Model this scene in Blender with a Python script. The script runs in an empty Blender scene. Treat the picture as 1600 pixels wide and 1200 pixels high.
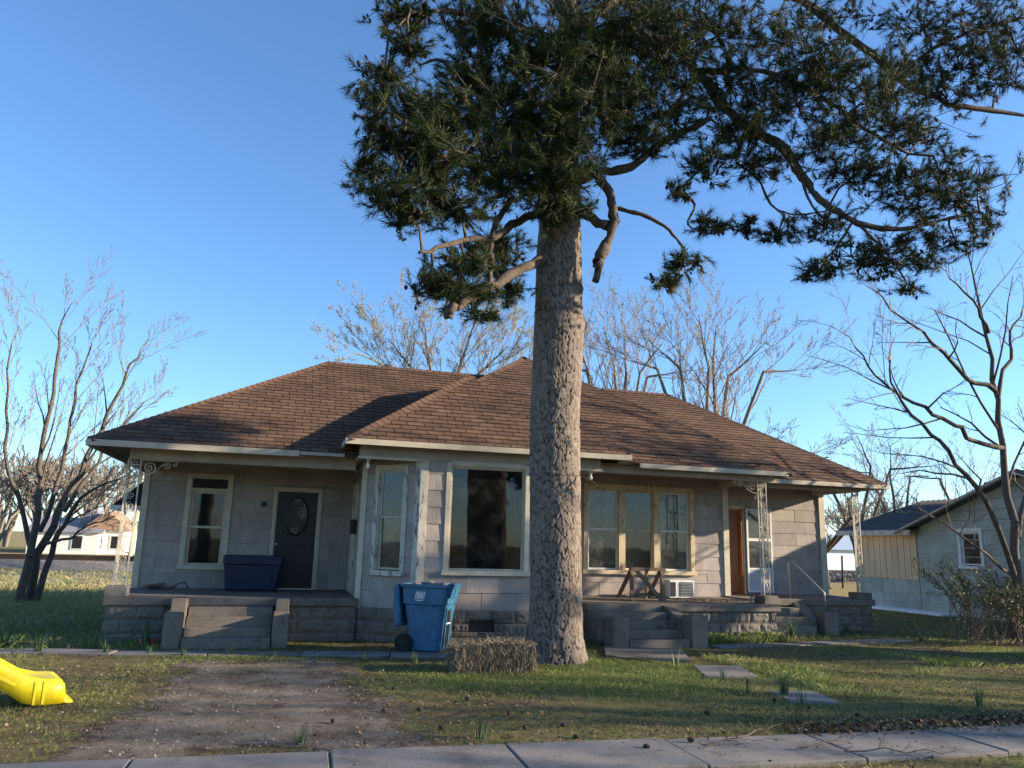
import bpy, math, random
import numpy as np
from mathutils import Vector, Matrix
R = math.radians
rng = np.random.default_rng(7)
random.seed(7)
scene = bpy.context.scene
COL = scene.collection

# ------------------------------------------------------------------ camera
F_PX, CAM_H = 1200.0, 1.75
PITCH, ROLL, YAW = math.atan(250 / 1200.0), 0.027, R(16)
_f0 = np.array([math.sin(YAW), math.cos(YAW), 0]); _r0 = np.array([math.cos(YAW), -math.sin(YAW), 0]); _u0 = np.array([0, 0, 1.0])
FWD = _f0 * math.cos(PITCH) + _u0 * math.sin(PITCH)
_up = _u0 * math.cos(PITCH) - _f0 * math.sin(PITCH)
RIGHT = _r0 * math.cos(ROLL) + _up * math.sin(ROLL)
UP = _up * math.cos(ROLL) - _r0 * math.sin(ROLL)
cam_data = bpy.data.cameras.new('camera'); cam = bpy.data.objects.new('camera', cam_data); COL.objects.link(cam)
cam_data.sensor_fit = 'HORIZONTAL'; cam_data.sensor_width = 36.0; cam_data.lens = 36.0 * F_PX / 1600.0
cam_data.clip_start = 0.1; cam_data.clip_end = 3000
cam.matrix_world = Matrix(((RIGHT[0], UP[0], -FWD[0], 0), (RIGHT[1], UP[1], -FWD[1], 0), (RIGHT[2], UP[2], -FWD[2], CAM_H), (0, 0, 0, 1)))
scene.camera = cam

# ------------------------------------------------------------------ light
SUN_EL = R(15.5)
TO_SUN = np.array([0.955 * math.cos(SUN_EL), -0.297 * math.cos(SUN_EL), math.sin(SUN_EL)])
world = bpy.data.worlds.new('World'); scene.world = world; world.use_nodes = True
wn = world.node_tree.nodes; wl = world.node_tree.links
sky = wn.new('ShaderNodeTexSky'); sky.sky_type = 'NISHITA'; sky.sun_disc = False
sky.sun_elevation = SUN_EL; sky.sun_rotation = math.atan2(0.955, -0.297)
sky.altitude = 100; sky.air_density = 1.0; sky.dust_density = 0.3; sky.ozone_density = 5.2
wn['Background'].inputs['Strength'].default_value = 0.095
wl.new(sky.outputs['Color'], wn['Background'].inputs['Color'])
sun_data = bpy.data.lights.new('sun', 'SUN'); sun_data.energy = 3.9; sun_data.angle = R(0.6); sun_data.color = (1.0, 0.83, 0.62)
sun = bpy.data.objects.new('sun', sun_data); COL.objects.link(sun)
sun.rotation_euler = Vector(TO_SUN).to_track_quat('Z', 'Y').to_euler(); sun.location = (30, -10, 20)
scene.view_settings.view_transform = 'Standard'; scene.view_settings.look = 'None'
scene.view_settings.gamma = 1.0; scene.view_settings.use_curve_mapping = False
scene.view_settings.exposure = 1.72
scene.cycles.use_denoising = True
scene.cycles.max_bounces = 6; scene.cycles.transparent_max_bounces = 12

# pixel -> point helpers (photograph pixels, 1600 x 1200)
CAMP = np.array([0, 0, CAM_H])
def pray(x, y): return RIGHT * (x - 800) + UP * (600 - y) + FWD * F_PX
def at_y(x, y, Y): d = pray(x, y); return CAMP + d * (Y / d[1])
def at_z(x, y, z=0.0): d = pray(x, y); return CAMP + d * ((z - CAM_H) / d[2])

# ------------------------------------------------------------------ object helpers
def tag(o, label=None, cat=None, group=None, kind=None):
    if label: o['label'] = label
    if cat: o['category'] = cat
    if group: o['group'] = group
    if kind: o['kind'] = kind
    return o
def empty(name, loc, label, cat, group=None):
    o = bpy.data.objects.new(name, None); COL.objects.link(o); o.location = loc; o.empty_display_size = 0.2
    o['_root'] = 1
    return tag(o, label, cat, group)
def put(o, parent):
    if parent is not None:
        o.parent = parent
        if parent.type == 'EMPTY': o.matrix_parent_inverse = Matrix.Translation(parent.location).inverted()
    return o
def mesh_np(name, V, Fc, mat, parent=None, tint=None, smooth=False, tint_dom='FACE', link=True):
    V = np.asarray(V, dtype=np.float32); Fc = np.asarray(Fc, dtype=np.int32)
    me = bpy.data.meshes.new(name); k = Fc.shape[1]; M = len(Fc)
    me.vertices.add(len(V)); me.vertices.foreach_set('co', V.ravel())
    me.loops.add(M * k); me.loops.foreach_set('vertex_index', Fc.ravel())
    me.polygons.add(M); me.polygons.foreach_set('loop_start', np.arange(0, M * k, k, dtype=np.int32))
    me.polygons.foreach_set('loop_total', np.full(M, k, dtype=np.int32))
    if smooth: me.polygons.foreach_set('use_smooth', np.ones(M, dtype=bool))
    me.update(calc_edges=True)
    if tint is not None:
        a = me.attributes.new('tint', 'FLOAT', tint_dom); a.data.foreach_set('value', np.asarray(tint, dtype=np.float32).ravel())
    if mat: me.materials.append(mat)
    if not link: return me
    o = bpy.data.objects.new(name, me); COL.objects.link(o)
    return put(o, parent)
class MB:
    """collects polygons, builds ONE mesh object"""
    def __init__(s, M=None): s.v = []; s.f = []; s.M = M
    def add(s, vs, fs):
        b = len(s.v)
        for p in vs:
            p = Vector(p)
            if s.M is not None: p = s.M @ p
            s.v.append(p[:])
        s.f += [tuple(b + i for i in f) for f in fs]; return s
    def box(s, x0, x1, y0, y1, z0, z1):
        return s.add([(x0,y0,z0),(x1,y0,z0),(x1,y1,z0),(x0,y1,z0),(x0,y0,z1),(x1,y0,z1),(x1,y1,z1),(x0,y1,z1)],
                     [(0,3,2,1),(4,5,6,7),(0,1,5,4),(1,2,6,5),(2,3,7,6),(3,0,4,7)])
    def hexa(s, p8): return s.add(p8, [(0,3,2,1),(4,5,6,7),(0,1,5,4),(1,2,6,5),(2,3,7,6),(3,0,4,7)])
    def bar(s, a, b, w, h=None, up=(0,0,1)):
        a = Vector(a); b = Vector(b); d = (b - a).normalized(); h = h or w; up = Vector(up)
        if abs(d.dot(up)) > 0.97: up = Vector((0,1,0)) if abs(d.y) < 0.9 else Vector((1,0,0))
        x = d.cross(up).normalized(); y = x.cross(d).normalized()
        q = [a-x*w/2-y*h/2, a+x*w/2-y*h/2, a+x*w/2+y*h/2, a-x*w/2+y*h/2]
        q += [p + (b - a) for p in q]
        return s.add(q, [(0,3,2,1),(4,5,6,7),(0,1,5,4),(1,2,6,5),(2,3,7,6),(3,0,4,7)])
    def tube(s, pts, rad, k=8, cap=True):
        pts = [Vector(p) for p in pts]; n = len(pts)
        if not hasattr(rad, '__len__'): rad = [rad] * n
        b = []; prev = None
        for i, p in enumerate(pts):
            d = (pts[min(i+1,n-1)] - pts[max(i-1,0)])
            if d.length < 1e-9: d = Vector((0,0,1))
            d.normalize()
            if prev is None: x = d.orthogonal().normalized()
            else:
                x = prev - d * prev.dot(d)
                x = x.normalized() if x.length > 1e-6 else d.orthogonal().normalized()
            prev = x; y = d.cross(x)
            b += [p + (x * math.cos(2*math.pi*j/k) + y * math.sin(2*math.pi*j/k)) * rad[i] for j in range(k)]
        fs = [(i*k+j, i*k+(j+1)%k, (i+1)*k+(j+1)%k, (i+1)*k+j) for i in range(n-1) for j in range(k)]
        if cap: fs += [tuple(range(k-1,-1,-1)), tuple((n-1)*k+j for j in range(k))]
        return s.add(b, fs)
    def cyl(s, c, r, axis, l, k=20):
        c = Vector(c); a = Vector(axis).normalized(); return s.tube([c - a*l/2, c + a*l/2], [r, r], k)
    def lathe(s, c, prof, k=16):
        n = len(prof); vs = []
        for r, z in prof: vs += [(c[0]+r*math.cos(2*math.pi*j/k), c[1]+r*math.sin(2*math.pi*j/k), c[2]+z) for j in range(k)]
        fs = [(i*k+j, i*k+(j+1)%k, (i+1)*k+(j+1)%k, (i+1)*k+j) for i in range(n-1) for j in range(k)]
        fs += [tuple(range(k-1,-1,-1)), tuple((n-1)*k+j for j in range(k))]
        return s.add(vs, fs)
    def prism(s, poly, y0, y1):
        """poly in (x,z), extruded along y"""
        n = len(poly)
        vs = [(x, y0, z) for x, z in poly] + [(x, y1, z) for x, z in poly]
        return s.add(vs, [tuple(range(n)), tuple(range(2*n-1, n-1, -1))] + [(i, i+n, (i+1)%n+n, (i+1)%n) for i in range(n)])
    def build(s, name, mat, parent=None, smooth=False, bevel=0.0):
        me = bpy.data.meshes.new(name); me.from_pydata(s.v, [], s.f); me.update()
        if mat: me.materials.append(mat)
        o = bpy.data.objects.new(name, me); COL.objects.link(o)
        if smooth:
            for p in me.polygons: p.use_smooth = True
        if bevel:
            b = o.modifiers.new('bevel', 'BEVEL'); b.width = bevel; b.segments = 2; b.limit_method = 'ANGLE'; b.angle_limit = R(40)
        return put(o, parent)
def segs_mesh(name, P0, P1, R0, R1, k, mat, parent=None, smooth=True):
    """many tapered tubes at once, numpy"""
    P0 = np.asarray(P0, float); P1 = np.asarray(P1, float); R0 = np.asarray(R0, float); R1 = np.asarray(R1, float)
    D = P1 - P0; Ln = np.linalg.norm(D, axis=1, keepdims=True); D = D / np.maximum(Ln, 1e-9)
    A = np.where(np.abs(D[:, 2:3]) < 0.9, np.array([[0, 0, 1.0]]), np.array([[1.0, 0, 0]]))
    X = np.cross(D, A); X /= np.linalg.norm(X, axis=1, keepdims=True); Yv = np.cross(D, X)
    n = len(P0); V = np.zeros((n, 2 * k, 3))
    for j in range(k):
        c, s_ = math.cos(2*math.pi*j/k), math.sin(2*math.pi*j/k); o = X * c + Yv * s_
        V[:, j] = P0 + o * R0[:, None]; V[:, k + j] = P1 + o * R1[:, None]
    base = (np.arange(n) * 2 * k)[:, None]
    Fc = np.concatenate([np.stack([base[:, 0]+j, base[:, 0]+(j+1)%k, base[:, 0]+k+(j+1)%k, base[:, 0]+k+j], 1) for j in range(k)], 0)
    return mesh_np(name, V.reshape(-1, 3), Fc, mat, parent, smooth=smooth)
def copy_tree(o, parent=None):
    c = o.copy(); COL.objects.link(c)
    if parent is not None: c.parent = parent; c.matrix_parent_inverse = o.matrix_parent_inverse.copy()
    for ch in o.children: copy_tree(ch, c)
    return c

# ------------------------------------------------------------------ materials
def mat(name, rough=0.8, spec=0.3):
    m = bpy.data.materials.new(name); m.use_nodes = True
    b = m.node_tree.nodes['Principled BSDF']; b.inputs['Roughness'].default_value = rough
    b.inputs['Specular IOR Level'].default_value = spec
    return m, m.node_tree.nodes, m.node_tree.links, b
def ramp(n, stops):
    r = n.new('ShaderNodeValToRGB'); e = r.color_ramp.elements
    while len(e) < len(stops): e.new(0.5)
    for i, (p, c) in enumerate(stops): e[i].position = p; e[i].color = (*c, 1)
    return r
def noise(n, l, scale, detail=4, rough=0.6, vec=None, stretch=None):
    t = n.new('ShaderNodeTexNoise'); t.inputs['Scale'].default_value = scale; t.inputs['Detail'].default_value = detail; t.inputs['Roughness'].default_value = rough
    tc = n.new('ShaderNodeTexCoord'); src = tc.outputs[vec or 'Object']
    if stretch:
        mp = n.new('ShaderNodeMapping'); mp.inputs['Scale'].default_value = stretch; l.new(src, mp.inputs['Vector']); src = mp.outputs[0]
    l.new(src, t.inputs['Vector']); return t
def geo_noise(n, l, scale, detail=4, rough=0.6, stretch=None):
    """noise in world space: differs between copies that share a mesh"""
    t = n.new('ShaderNodeTexNoise'); t.inputs['Scale'].default_value = scale; t.inputs['Detail'].default_value = detail; t.inputs['Roughness'].default_value = rough
    g = n.new('ShaderNodeNewGeometry'); src = g.outputs['Position']
    if stretch:
        mp = n.new('ShaderNodeMapping'); mp.inputs['Scale'].default_value = stretch; l.new(src, mp.inputs['Vector']); src = mp.outputs[0]
    l.new(src, t.inputs['Vector']); return t
def mixc(n, l, fac, a, b, mode='MIX'):
    m = n.new('ShaderNodeMix'); m.data_type = 'RGBA'; m.blend_type = mode
    for sock, v in ((m.inputs[0], fac), (m.inputs[6], a), (m.inputs[7], b)):
        if hasattr(v, 'links'): l.new(v, sock)
        elif isinstance(v, tuple): sock.default_value = (*v, 1)
        else: sock.default_value = v
    return m.outputs[2]
def bump(n, l, b, height, strength=0.4, dist=0.01):
    bp = n.new('ShaderNodeBump'); bp.inputs['Strength'].default_value = strength; bp.inputs['Distance'].default_value = dist
    l.new(height, bp.inputs['Height']); l.new(bp.outputs[0], b.inputs['Normal'])
def simple(name, c, rough=0.8, var=0.25, scale=6, bumps=0.0, spec=0.3, metal=0.0, stretch=None, bscale=60):
    m, n, l, b = mat(name, rough, spec)
    t = geo_noise(n, l, scale, 5, 0.65, stretch)
    d = tuple(x * (1 - var) for x in c); h = tuple(min(1, x * (1 + var)) for x in c)
    r = ramp(n, [(0.3, d), (0.7, h)]); l.new(t.outputs[0], r.inputs[0]); l.new(r.outputs[0], b.inputs['Base Color'])
    b.inputs['Metallic'].default_value = metal
    if bumps:
        t2 = geo_noise(n, l, bscale, 4, 0.7, stretch); bump(n, l, b, t2.outputs[0], bumps, 0.01)
    return m
def tinted(name, stops, rough=0.85, spec=0.2, translucent=0.0, nscale=None):
    """colour picked by the per-face / per-point 'tint' attribute"""
    m, n, l, b = mat(name, rough, spec)
    a = n.new('ShaderNodeAttribute'); a.attribute_name = 'tint'
    r = ramp(n, stops); l.new(a.outputs['Fac'], r.inputs[0]); col = r.outputs[0]
    if nscale:
        t = geo_noise(n, l, nscale, 3); col = mixc(n, l, 0.35, col, t.outputs['Color'], 'OVERLAY')
    l.new(col, b.inputs['Base Color'])
    if translucent:
        tr = n.new('ShaderNodeBsdfTranslucent'); l.new(col, tr.inputs['Color']); mx = n.new('ShaderNodeMixShader'); mx.inputs[0].default_value = translucent
        l.new(b.outputs[0], mx.inputs[1]); l.new(tr.outputs[0], mx.inputs[2]); l.new(mx.outputs[0], n['Material Output'].inputs[0])
    return m
def objrand(n, l, lo, hi):
    oi = n.new('ShaderNodeObjectInfo'); mr = n.new('ShaderNodeMapRange'); mr.inputs[3].default_value = lo; mr.inputs[4].default_value = hi
    l.new(oi.outputs['Random'], mr.inputs[0]); return mr.outputs[0]
def siding_mat(name, c):
    m, n, l, b = mat(name, 0.75, 0.25)
    t = geo_noise(n, l, 3, 5, 0.7, (1, 1, 0.5)); r = ramp(n, [(0.3, tuple(x*0.8 for x in c)), (0.72, tuple(x*1.12 for x in c))]); l.new(t.outputs[0], r.inputs[0])
    g = geo_noise(n, l, 90, 3, 0.6, (1, 1, 0.06)); gr = ramp(n, [(0.35, (0.86,)*3), (0.6, (1,)*3)]); l.new(g.outputs[0], gr.inputs[0])
    col = mixc(n, l, 1.0, r.outputs[0], gr.outputs[0], 'MULTIPLY')
    v = n.new('ShaderNodeHueSaturation'); l.new(col, v.inputs['Color']); l.new(objrand(n, l, 0.86, 1.1), v.inputs['Value'])
    # dark blotchy stains
    s = geo_noise(n, l, 9, 6, 0.75); sr = ramp(n, [(0.63, (0, 0, 0)), (0.72, (1, 1, 1))]); l.new(s.outputs[0], sr.inputs[0])
    col = mixc(n, l, sr.outputs[0], v.outputs[0], tuple(x*0.55 for x in c))
    l.new(col, b.inputs['Base Color']); bump(n, l, b, g.outputs[0], 0.25, 0.004)
    return m
def paint_mat(name, c, under=(0.2, 0.18, 0.16), peel=0.56, scale=14, stretch=(1, 1, 0.35)):
    """old paint flaking off weathered wood"""
    m, n, l, b = mat(name, 0.7, 0.3)
    t = geo_noise(n, l, scale, 8, 0.75, stretch); r = ramp(n, [(peel, (0, 0, 0)), (peel + 0.05, (1, 1, 1))]); l.new(t.outputs[0], r.inputs[0])
    t2 = geo_noise(n, l, 5, 4); r2 = ramp(n, [(0.3, tuple(x*0.78 for x in c)), (0.7, c)]); l.new(t2.outputs[0], r2.inputs[0])
    t3 = geo_noise(n, l, 60, 3, 0.6, (1, 1, 0.1)); r3 = ramp(n, [(0.3, tuple(x*0.6 for x in under)), (0.7, under)]); l.new(t3.outputs[0], r3.inputs[0])
    l.new(mixc(n, l, r.outputs[0], r2.outputs[0], r3.outputs[0]), b.inputs['Base Color'])
    inv = n.new('ShaderNodeMath'); inv.operation = 'SUBTRACT'; inv.inputs[0].default_value = 1.0; l.new(r.outputs[0], inv.inputs[1]); bump(n, l, b, inv.outputs[0], 0.5, 0.004)
    return m
def concrete_mat(name, c):
    m, n, l, b = mat(name, 0.9, 0.2)
    t = geo_noise(n, l, 2.2, 8, 0.7); r = ramp(n, [(0.3, tuple(x*0.5 for x in c)), (0.5, c), (0.75, tuple(x*1.2 for x in c))]); l.new(t.outputs[0], r.inputs[0])
    s = geo_noise(n, l, 70, 4, 0.7); sr = ramp(n, [(0.3, (0.75,)*3), (0.65, (1.05,)*3)]); l.new(s.outputs[0], sr.inputs[0])
    col = mixc(n, l, 1.0, r.outputs[0], sr.outputs[0], 'MULTIPLY'); l.new(col, b.inputs['Base Color'])
    bump(n, l, b, s.outputs[0], 0.35, 0.01); return m
def glass_mat(name, tintc=(0.75, 0.8, 0.8), dirt=0.03):  # dirt: pale diffuse film; on the oval door pane it paints in a reflection
    m = bpy.data.materials.new(name); m.use_nodes = True; n = m.node_tree.nodes; l = m.node_tree.links; n.remove(n['Principled BSDF'])
    tr = n.new('ShaderNodeBsdfTransparent'); tr.inputs[0].default_value = (*tintc, 1)
    gl = n.new('ShaderNodeBsdfGlossy'); gl.inputs['Roughness'].default_value = 0.02; gl.inputs[0].default_value = (0.9, 0.95, 1, 1)
    fr = n.new('ShaderNodeFresnel'); fr.inputs[0].default_value = 1.52
    t = geo_noise(n, l, 1.3, 2); bp = n.new('ShaderNodeBump'); bp.inputs['Strength'].default_value = 0.05; bp.inputs['Distance'].default_value = 0.02; l.new(t.outputs[0], bp.inputs['Height']); l.new(bp.outputs[0], gl.inputs['Normal'])
    m1 = n.new('ShaderNodeMath'); m1.operation = 'MULTIPLY'; m1.inputs[1].default_value = 1.15; l.new(fr.outputs[0], m1.inputs[0])
    mx = n.new('ShaderNodeMixShader'); l.new(m1.outputs[0], mx.inputs[0]); l.new(tr.outputs[0], mx.inputs[1]); l.new(gl.outputs[0], mx.inputs[2])
    df = n.new('ShaderNodeBsdfDiffuse'); df.inputs[0].default_value = (0.45, 0.43, 0.38, 1)
    d = geo_noise(n, l, 3.5, 6, 0.7); dr = ramp(n, [(0.45, (0, 0, 0)), (0.8, (dirt * 3,)*3)]); l.new(d.outputs[0], dr.inputs[0])
    ad = n.new('ShaderNodeMath'); ad.operation = 'ADD'; ad.inputs[1].default_value = dirt * 0.3; l.new(dr.outputs[0], ad.inputs[0])
    mx2 = n.new('ShaderNodeMixShader'); l.new(ad.outputs[0], mx2.inputs[0]); l.new(mx.outputs[0], mx2.inputs[1]); l.new(df.outputs[0], mx2.inputs[2])
    l.new(mx2.outputs[0], n['Material Output'].inputs[0]); return m

M = {}
M['siding'] = siding_mat('siding', (0.375, 0.325, 0.29))
M['siding_green'] = siding_mat('siding_green', (0.36, 0.40, 0.34))
M['wallback'] = simple('wallback', (0.12, 0.105, 0.095), 0.9)
M['felt'] = simple('roof_felt', (0.028, 0.02, 0.016), 0.95)
M['frieze'] = simple('frieze', (0.36, 0.315, 0.28), 0.75, 0.15, 3, 0.2)
M['trim'] = paint_mat('trim', (0.56, 0.51, 0.40), peel=0.66)
M['trim_worn'] = paint_mat('trim_worn', (0.58, 0.54, 0.45), under=(0.22, 0.22, 0.24), peel=0.54, scale=9)
M['trim_rot'] = paint_mat('trim_rot', (0.60, 0.50, 0.33), under=(0.22, 0.17, 0.11), peel=0.57, scale=12)
M['white'] = paint_mat('white', (0.72, 0.72, 0.70), peel=0.72)
M['fascia'] = paint_mat('fascia', (0.47, 0.42, 0.33), peel=0.64, stretch=(0.4, 1, 1))
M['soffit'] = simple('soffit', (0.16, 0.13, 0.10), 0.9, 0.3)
M['concrete'] = concrete_mat('concrete', (0.19, 0.165, 0.138))
M['concrete_pale'] = concrete_mat('concrete_pale', (0.21, 0.195, 0.18))
M['block'] = concrete_mat('block', (0.19, 0.165, 0.14))
M['glass'] = glass_mat('glass')
M['glass_dirty'] = glass_mat('glass_dirty', (0.8, 0.8, 0.75), 0.08)
M['plastic_sheet'] = simple('plastic_sheet', (0.20, 0.19, 0.16), 0.5, 0.5, 5, 0.4, bscale=14)
M['dark_panel'] = simple('dark_panel', (0.016, 0.015, 0.015), 0.5, 0.3)
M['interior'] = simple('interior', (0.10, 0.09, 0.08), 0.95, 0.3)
M['door_dark'] = simple('door_dark', (0.020, 0.017, 0.016), 0.35, 0.3, 4)
M['door_brown'] = simple('door_brown', (0.22, 0.085, 0.03), 0.45, 0.35, 3, 0.1, stretch=(4, 4, 0.4))
M['iron'] = paint_mat('iron', (0.60, 0.54, 0.44), under=(0.18, 0.10, 0.06), peel=0.58, scale=30, stretch=(1, 1, 1))
M['black_metal'] = simple('black_metal', (0.018, 0.018, 0.02), 0.5, 0.3)
M['steel'] = simple('steel', (0.42, 0.41, 0.40), 0.4, 0.2, metal=0.8)
M['bulb'] = simple('bulb', (0.8, 0.78, 0.72), 0.25, 0.05)
M['awning'] = simple('awning', (0.014, 0.014, 0.016), 0.6, 0.3)
M['wood_old'] = simple('wood_old', (0.16, 0.115, 0.08), 0.85, 0.4, 6, 0.4, stretch=(1, 1, 1))
M['bark_dark'] = simple('bark_dark', (0.10, 0.082, 0.066), 0.95, 0.4, 14, 0.6)
M['bark_grey'] = simple('bark_grey', (0.19, 0.165, 0.135), 0.95, 0.35, 14, 0.4)
M['twig_pale'] = simple('twig_pale', (0.235, 0.185, 0.13), 0.9, 0.3, 8)
M['twig_brown'] = simple('twig_brown', (0.20, 0.15, 0.11), 0.9, 0.3, 8)
M['pine_limb'] = simple('pine_limb', (0.095, 0.074, 0.06), 0.95, 0.5, 22, 1.0, bscale=30)
M['needle'] = tinted('needle', [(0, (0.014, 0.026, 0.010)), (0.5, (0.030, 0.050, 0.014)), (0.85, (0.065, 0.085, 0.02)), (1, (0.14, 0.11, 0.04))], 0.6, 0.2, 0.15)
M['cone'] = simple('cone', (0.045, 0.032, 0.024), 0.9, 0.4, 40)
M['bud'] = tinted('bud', [(0, (0.30, 0.30, 0.19)), (0.6, (0.42, 0.41, 0.28)), (1, (0.50, 0.44, 0.34))], 0.8, 0.2, 0.3)
M['leaf'] = tinted('leaf', [(0, (0.02, 0.035, 0.012)), (0.6, (0.055, 0.085, 0.025)), (1, (0.13, 0.15, 0.05))], 0.5, 0.4, 0.2)
M['straw'] = tinted('straw', [(0, (0.10, 0.08, 0.055)), (0.6, (0.26, 0.21, 0.14)), (1, (0.42, 0.35, 0.24))], 0.85)
M['daff'] = tinted('daff', [(0, (0.035, 0.07, 0.03)), (0.7, (0.08, 0.14, 0.055)), (1, (0.20, 0.24, 0.11))], 0.5, 0.4, 0.15)
M['litter'] = tinted('litter', [(0, (0.035, 0.022, 0.014)), (0.5, (0.13, 0.08, 0.045)), (1, (0.30, 0.22, 0.13))], 0.9)
M['grass'] = tinted('grass', [(0, (0.075, 0.14, 0.03)), (0.45, (0.145, 0.23, 0.05)), (0.7, (0.25, 0.30, 0.085)), (0.85, (0.36, 0.31, 0.15)), (1, (0.46, 0.38, 0.21))], 0.7, 0.25, 0.4)
M['yellow'] = simple('yellow', (0.76, 0.59, 0.015), 0.42, 0.14, 9, 0.1, spec=0.5)
M['bin_blue'] = simple('bin_blue', (0.026, 0.118, 0.22), 0.48, 0.3, 7, 0.1, spec=0.5)
M['tote_blue'] = simple('tote_blue', (0.0045, 0.013, 0.042), 0.5, 0.15, 3, spec=0.4)
M['rubber'] = simple('rubber', (0.015, 0.015, 0.015), 0.8, 0.2)
M['print_white'] = simple('print_white', (0.75, 0.78, 0.8), 0.5, 0.05)
M['metal_roof'] = simple('metal_roof', (0.085, 0.078, 0.076), 0.6, 0.25, 2)
M['tan_board'] = simple('tan_board', (0.62, 0.45, 0.27), 0.75, 0.15, 4, 0.15, stretch=(1, 1, 0.2))
M['ballast'] = simple('ballast', (0.20, 0.175, 0.15), 0.95, 0.6, 9, 1.0, bscale=9)
M['rust'] = simple('rust', (0.045, 0.03, 0.024), 0.8, 0.3)
M['asphalt'] = simple('asphalt', (0.27, 0.235, 0.19), 0.95, 0.2, 3, 0.3)
def shingle_mat():
    m, n, l, b = mat('roof_shingle', 0.95, 0.15)
    a = n.new('ShaderNodeAttribute'); a.attribute_name = 'tint'
    r = ramp(n, [(0, (0.10, 0.062, 0.045)), (0.5, (0.138, 0.084, 0.058)), (1, (0.185, 0.116, 0.08))]); l.new(a.outputs['Fac'], r.inputs[0])
    t = geo_noise(n, l, 160, 3, 0.8); tr = ramp(n, [(0.3, (0.6,)*3), (0.7, (1.25,)*3)]); l.new(t.outputs[0], tr.inputs[0])
    w = geo_noise(n, l, 0.9, 5, 0.6); wr = ramp(n, [(0.3, (0.8,)*3), (0.7, (1.1,)*3)]); l.new(w.outputs[0], wr.inputs[0])
    c = mixc(n, l, 1.0, mixc(n, l, 1.0, r.outputs[0], tr.outputs[0], 'MULTIPLY'), wr.outputs[0], 'MULTIPLY')
    l.new(c, b.inputs['Base Color']); bump(n, l, b, t.outputs[0], 0.5, 0.006); return m
M['shingle'] = shingle_mat()
def pine_bark_mat():
    m, n, l, b = mat('pine_bark', 0.95, 0.15)
    a = n.new('ShaderNodeAttribute'); a.attribute_name = 'tint'      # plate height: fissures are the dark inner bark
    r = ramp(n, [(0, (0.05, 0.036, 0.028)), (0.3, (0.10, 0.076, 0.060)), (0.55, (0.18, 0.147, 0.12)), (1, (0.27, 0.225, 0.19))]); l.new(a.outputs['Fac'], r.inputs[0])
    t = geo_noise(n, l, 28, 6, 0.75, (1, 1, 0.5)); tr = ramp(n, [(0.3, (0.6,)*3), (0.7, (1.2,)*3)]); l.new(t.outputs[0], tr.inputs[0])
    l.new(mixc(n, l, 1.0, r.outputs[0], tr.outputs[0], 'MULTIPLY'), b.inputs['Base Color']); bump(n, l, b, t.outputs[0], 0.7, 0.012); return m
M['pine_bark'] = pine_bark_mat()
def ground_mat():
    m, n, l, b = mat('ground', 0.97, 0.1)
    t = geo_noise(n, l, 0.55, 7, 0.65); t2 = geo_noise(n, l, 5, 6, 0.75); t3 = geo_noise(n, l, 45, 4, 0.75)
    r = ramp(n, [(0.36, (0.15, 0.11, 0.075)), (0.5, (0.16, 0.14, 0.07)), (0.64, (0.135, 0.15, 0.055))]); l.new(t.outputs[0], r.inputs[0])
    r2 = ramp(n, [(0.35, (0.55,)*3), (0.65, (1.3, 1.25, 1.1))]); l.new(t2.outputs[0], r2.inputs[0])
    r3 = ramp(n, [(0.3, (0.6,)*3), (0.7, (1.35,)*3)]); l.new(t3.outputs[0], r3.inputs[0])
    c = mixc(n, l, 1.0, mixc(n, l, 1.0, r.outputs[0], r2.outputs[0], 'MULTIPLY'), r3.outputs[0], 'MULTIPLY')
    # straw coloured dormant field behind the houses
    g = n.new('ShaderNodeNewGeometry'); sx = n.new('ShaderNodeSeparateXYZ'); l.new(g.outputs['Position'], sx.inputs[0])
    mr = n.new('ShaderNodeMapRange'); mr.inputs[1].default_value = 18; mr.inputs[2].default_value = 26; l.new(sx.outputs[1], mr.inputs[0])
    f2 = ramp(n, [(0.35, (0.22, 0.18, 0.075)), (0.65, (0.36, 0.29, 0.13))]); l.new(t2.outputs[0], f2.inputs[0])
    c = mixc(n, l, mr.outputs[0], c, f2.outputs[0]); l.new(c, b.inputs['Base Color'])
    ad = n.new('ShaderNodeMath'); ad.operation = 'ADD'; l.new(t2.outputs[0], ad.inputs[0]); l.new(t3.outputs[0], ad.inputs[1]); bump(n, l, b, ad.outputs[0], 0.9, 0.03); return m
M['ground'] = ground_mat()
def drive_mat():
    m, n, l, b = mat('driveway', 0.97, 0.1)
    t = geo_noise(n, l, 1.6, 7, 0.7); t3 = geo_noise(n, l, 70, 4, 0.8)
    r = ramp(n, [(0.33, (0.08, 0.058, 0.042)), (0.5, (0.165, 0.14, 0.114)), (0.7, (0.25, 0.22, 0.185))]); l.new(t.outputs[0], r.inputs[0])
    r3 = ramp(n, [(0.3, (0.55,)*3), (0.7, (1.4,)*3)]); l.new(t3.outputs[0], r3.inputs[0])
    l.new(mixc(n, l, 1.0, r.outputs[0], r3.outputs[0], 'MULTIPLY'), b.inputs['Base Color']); bump(n, l, b, t3.outputs[0], 0.9, 0.02)
    # worn, ragged border: the gravel thins out into the lawn
    a = n.new('ShaderNodeAttribute'); a.attribute_name = 'tint'; e = geo_noise(n, l, 3.2, 8, 0.8); ad = n.new('ShaderNodeMath'); ad.operation = 'ADD'; l.new(a.outputs['Fac'], ad.inputs[0]); l.new(e.outputs[0], ad.inputs[1])
    th = ramp(n, [(0.80, (0, 0, 0)), (0.95, (1, 1, 1))]); l.new(ad.outputs[0], th.inputs[0]); l.new(th.outputs[0], b.inputs['Alpha']); return m
M['drive'] = drive_mat()
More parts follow.
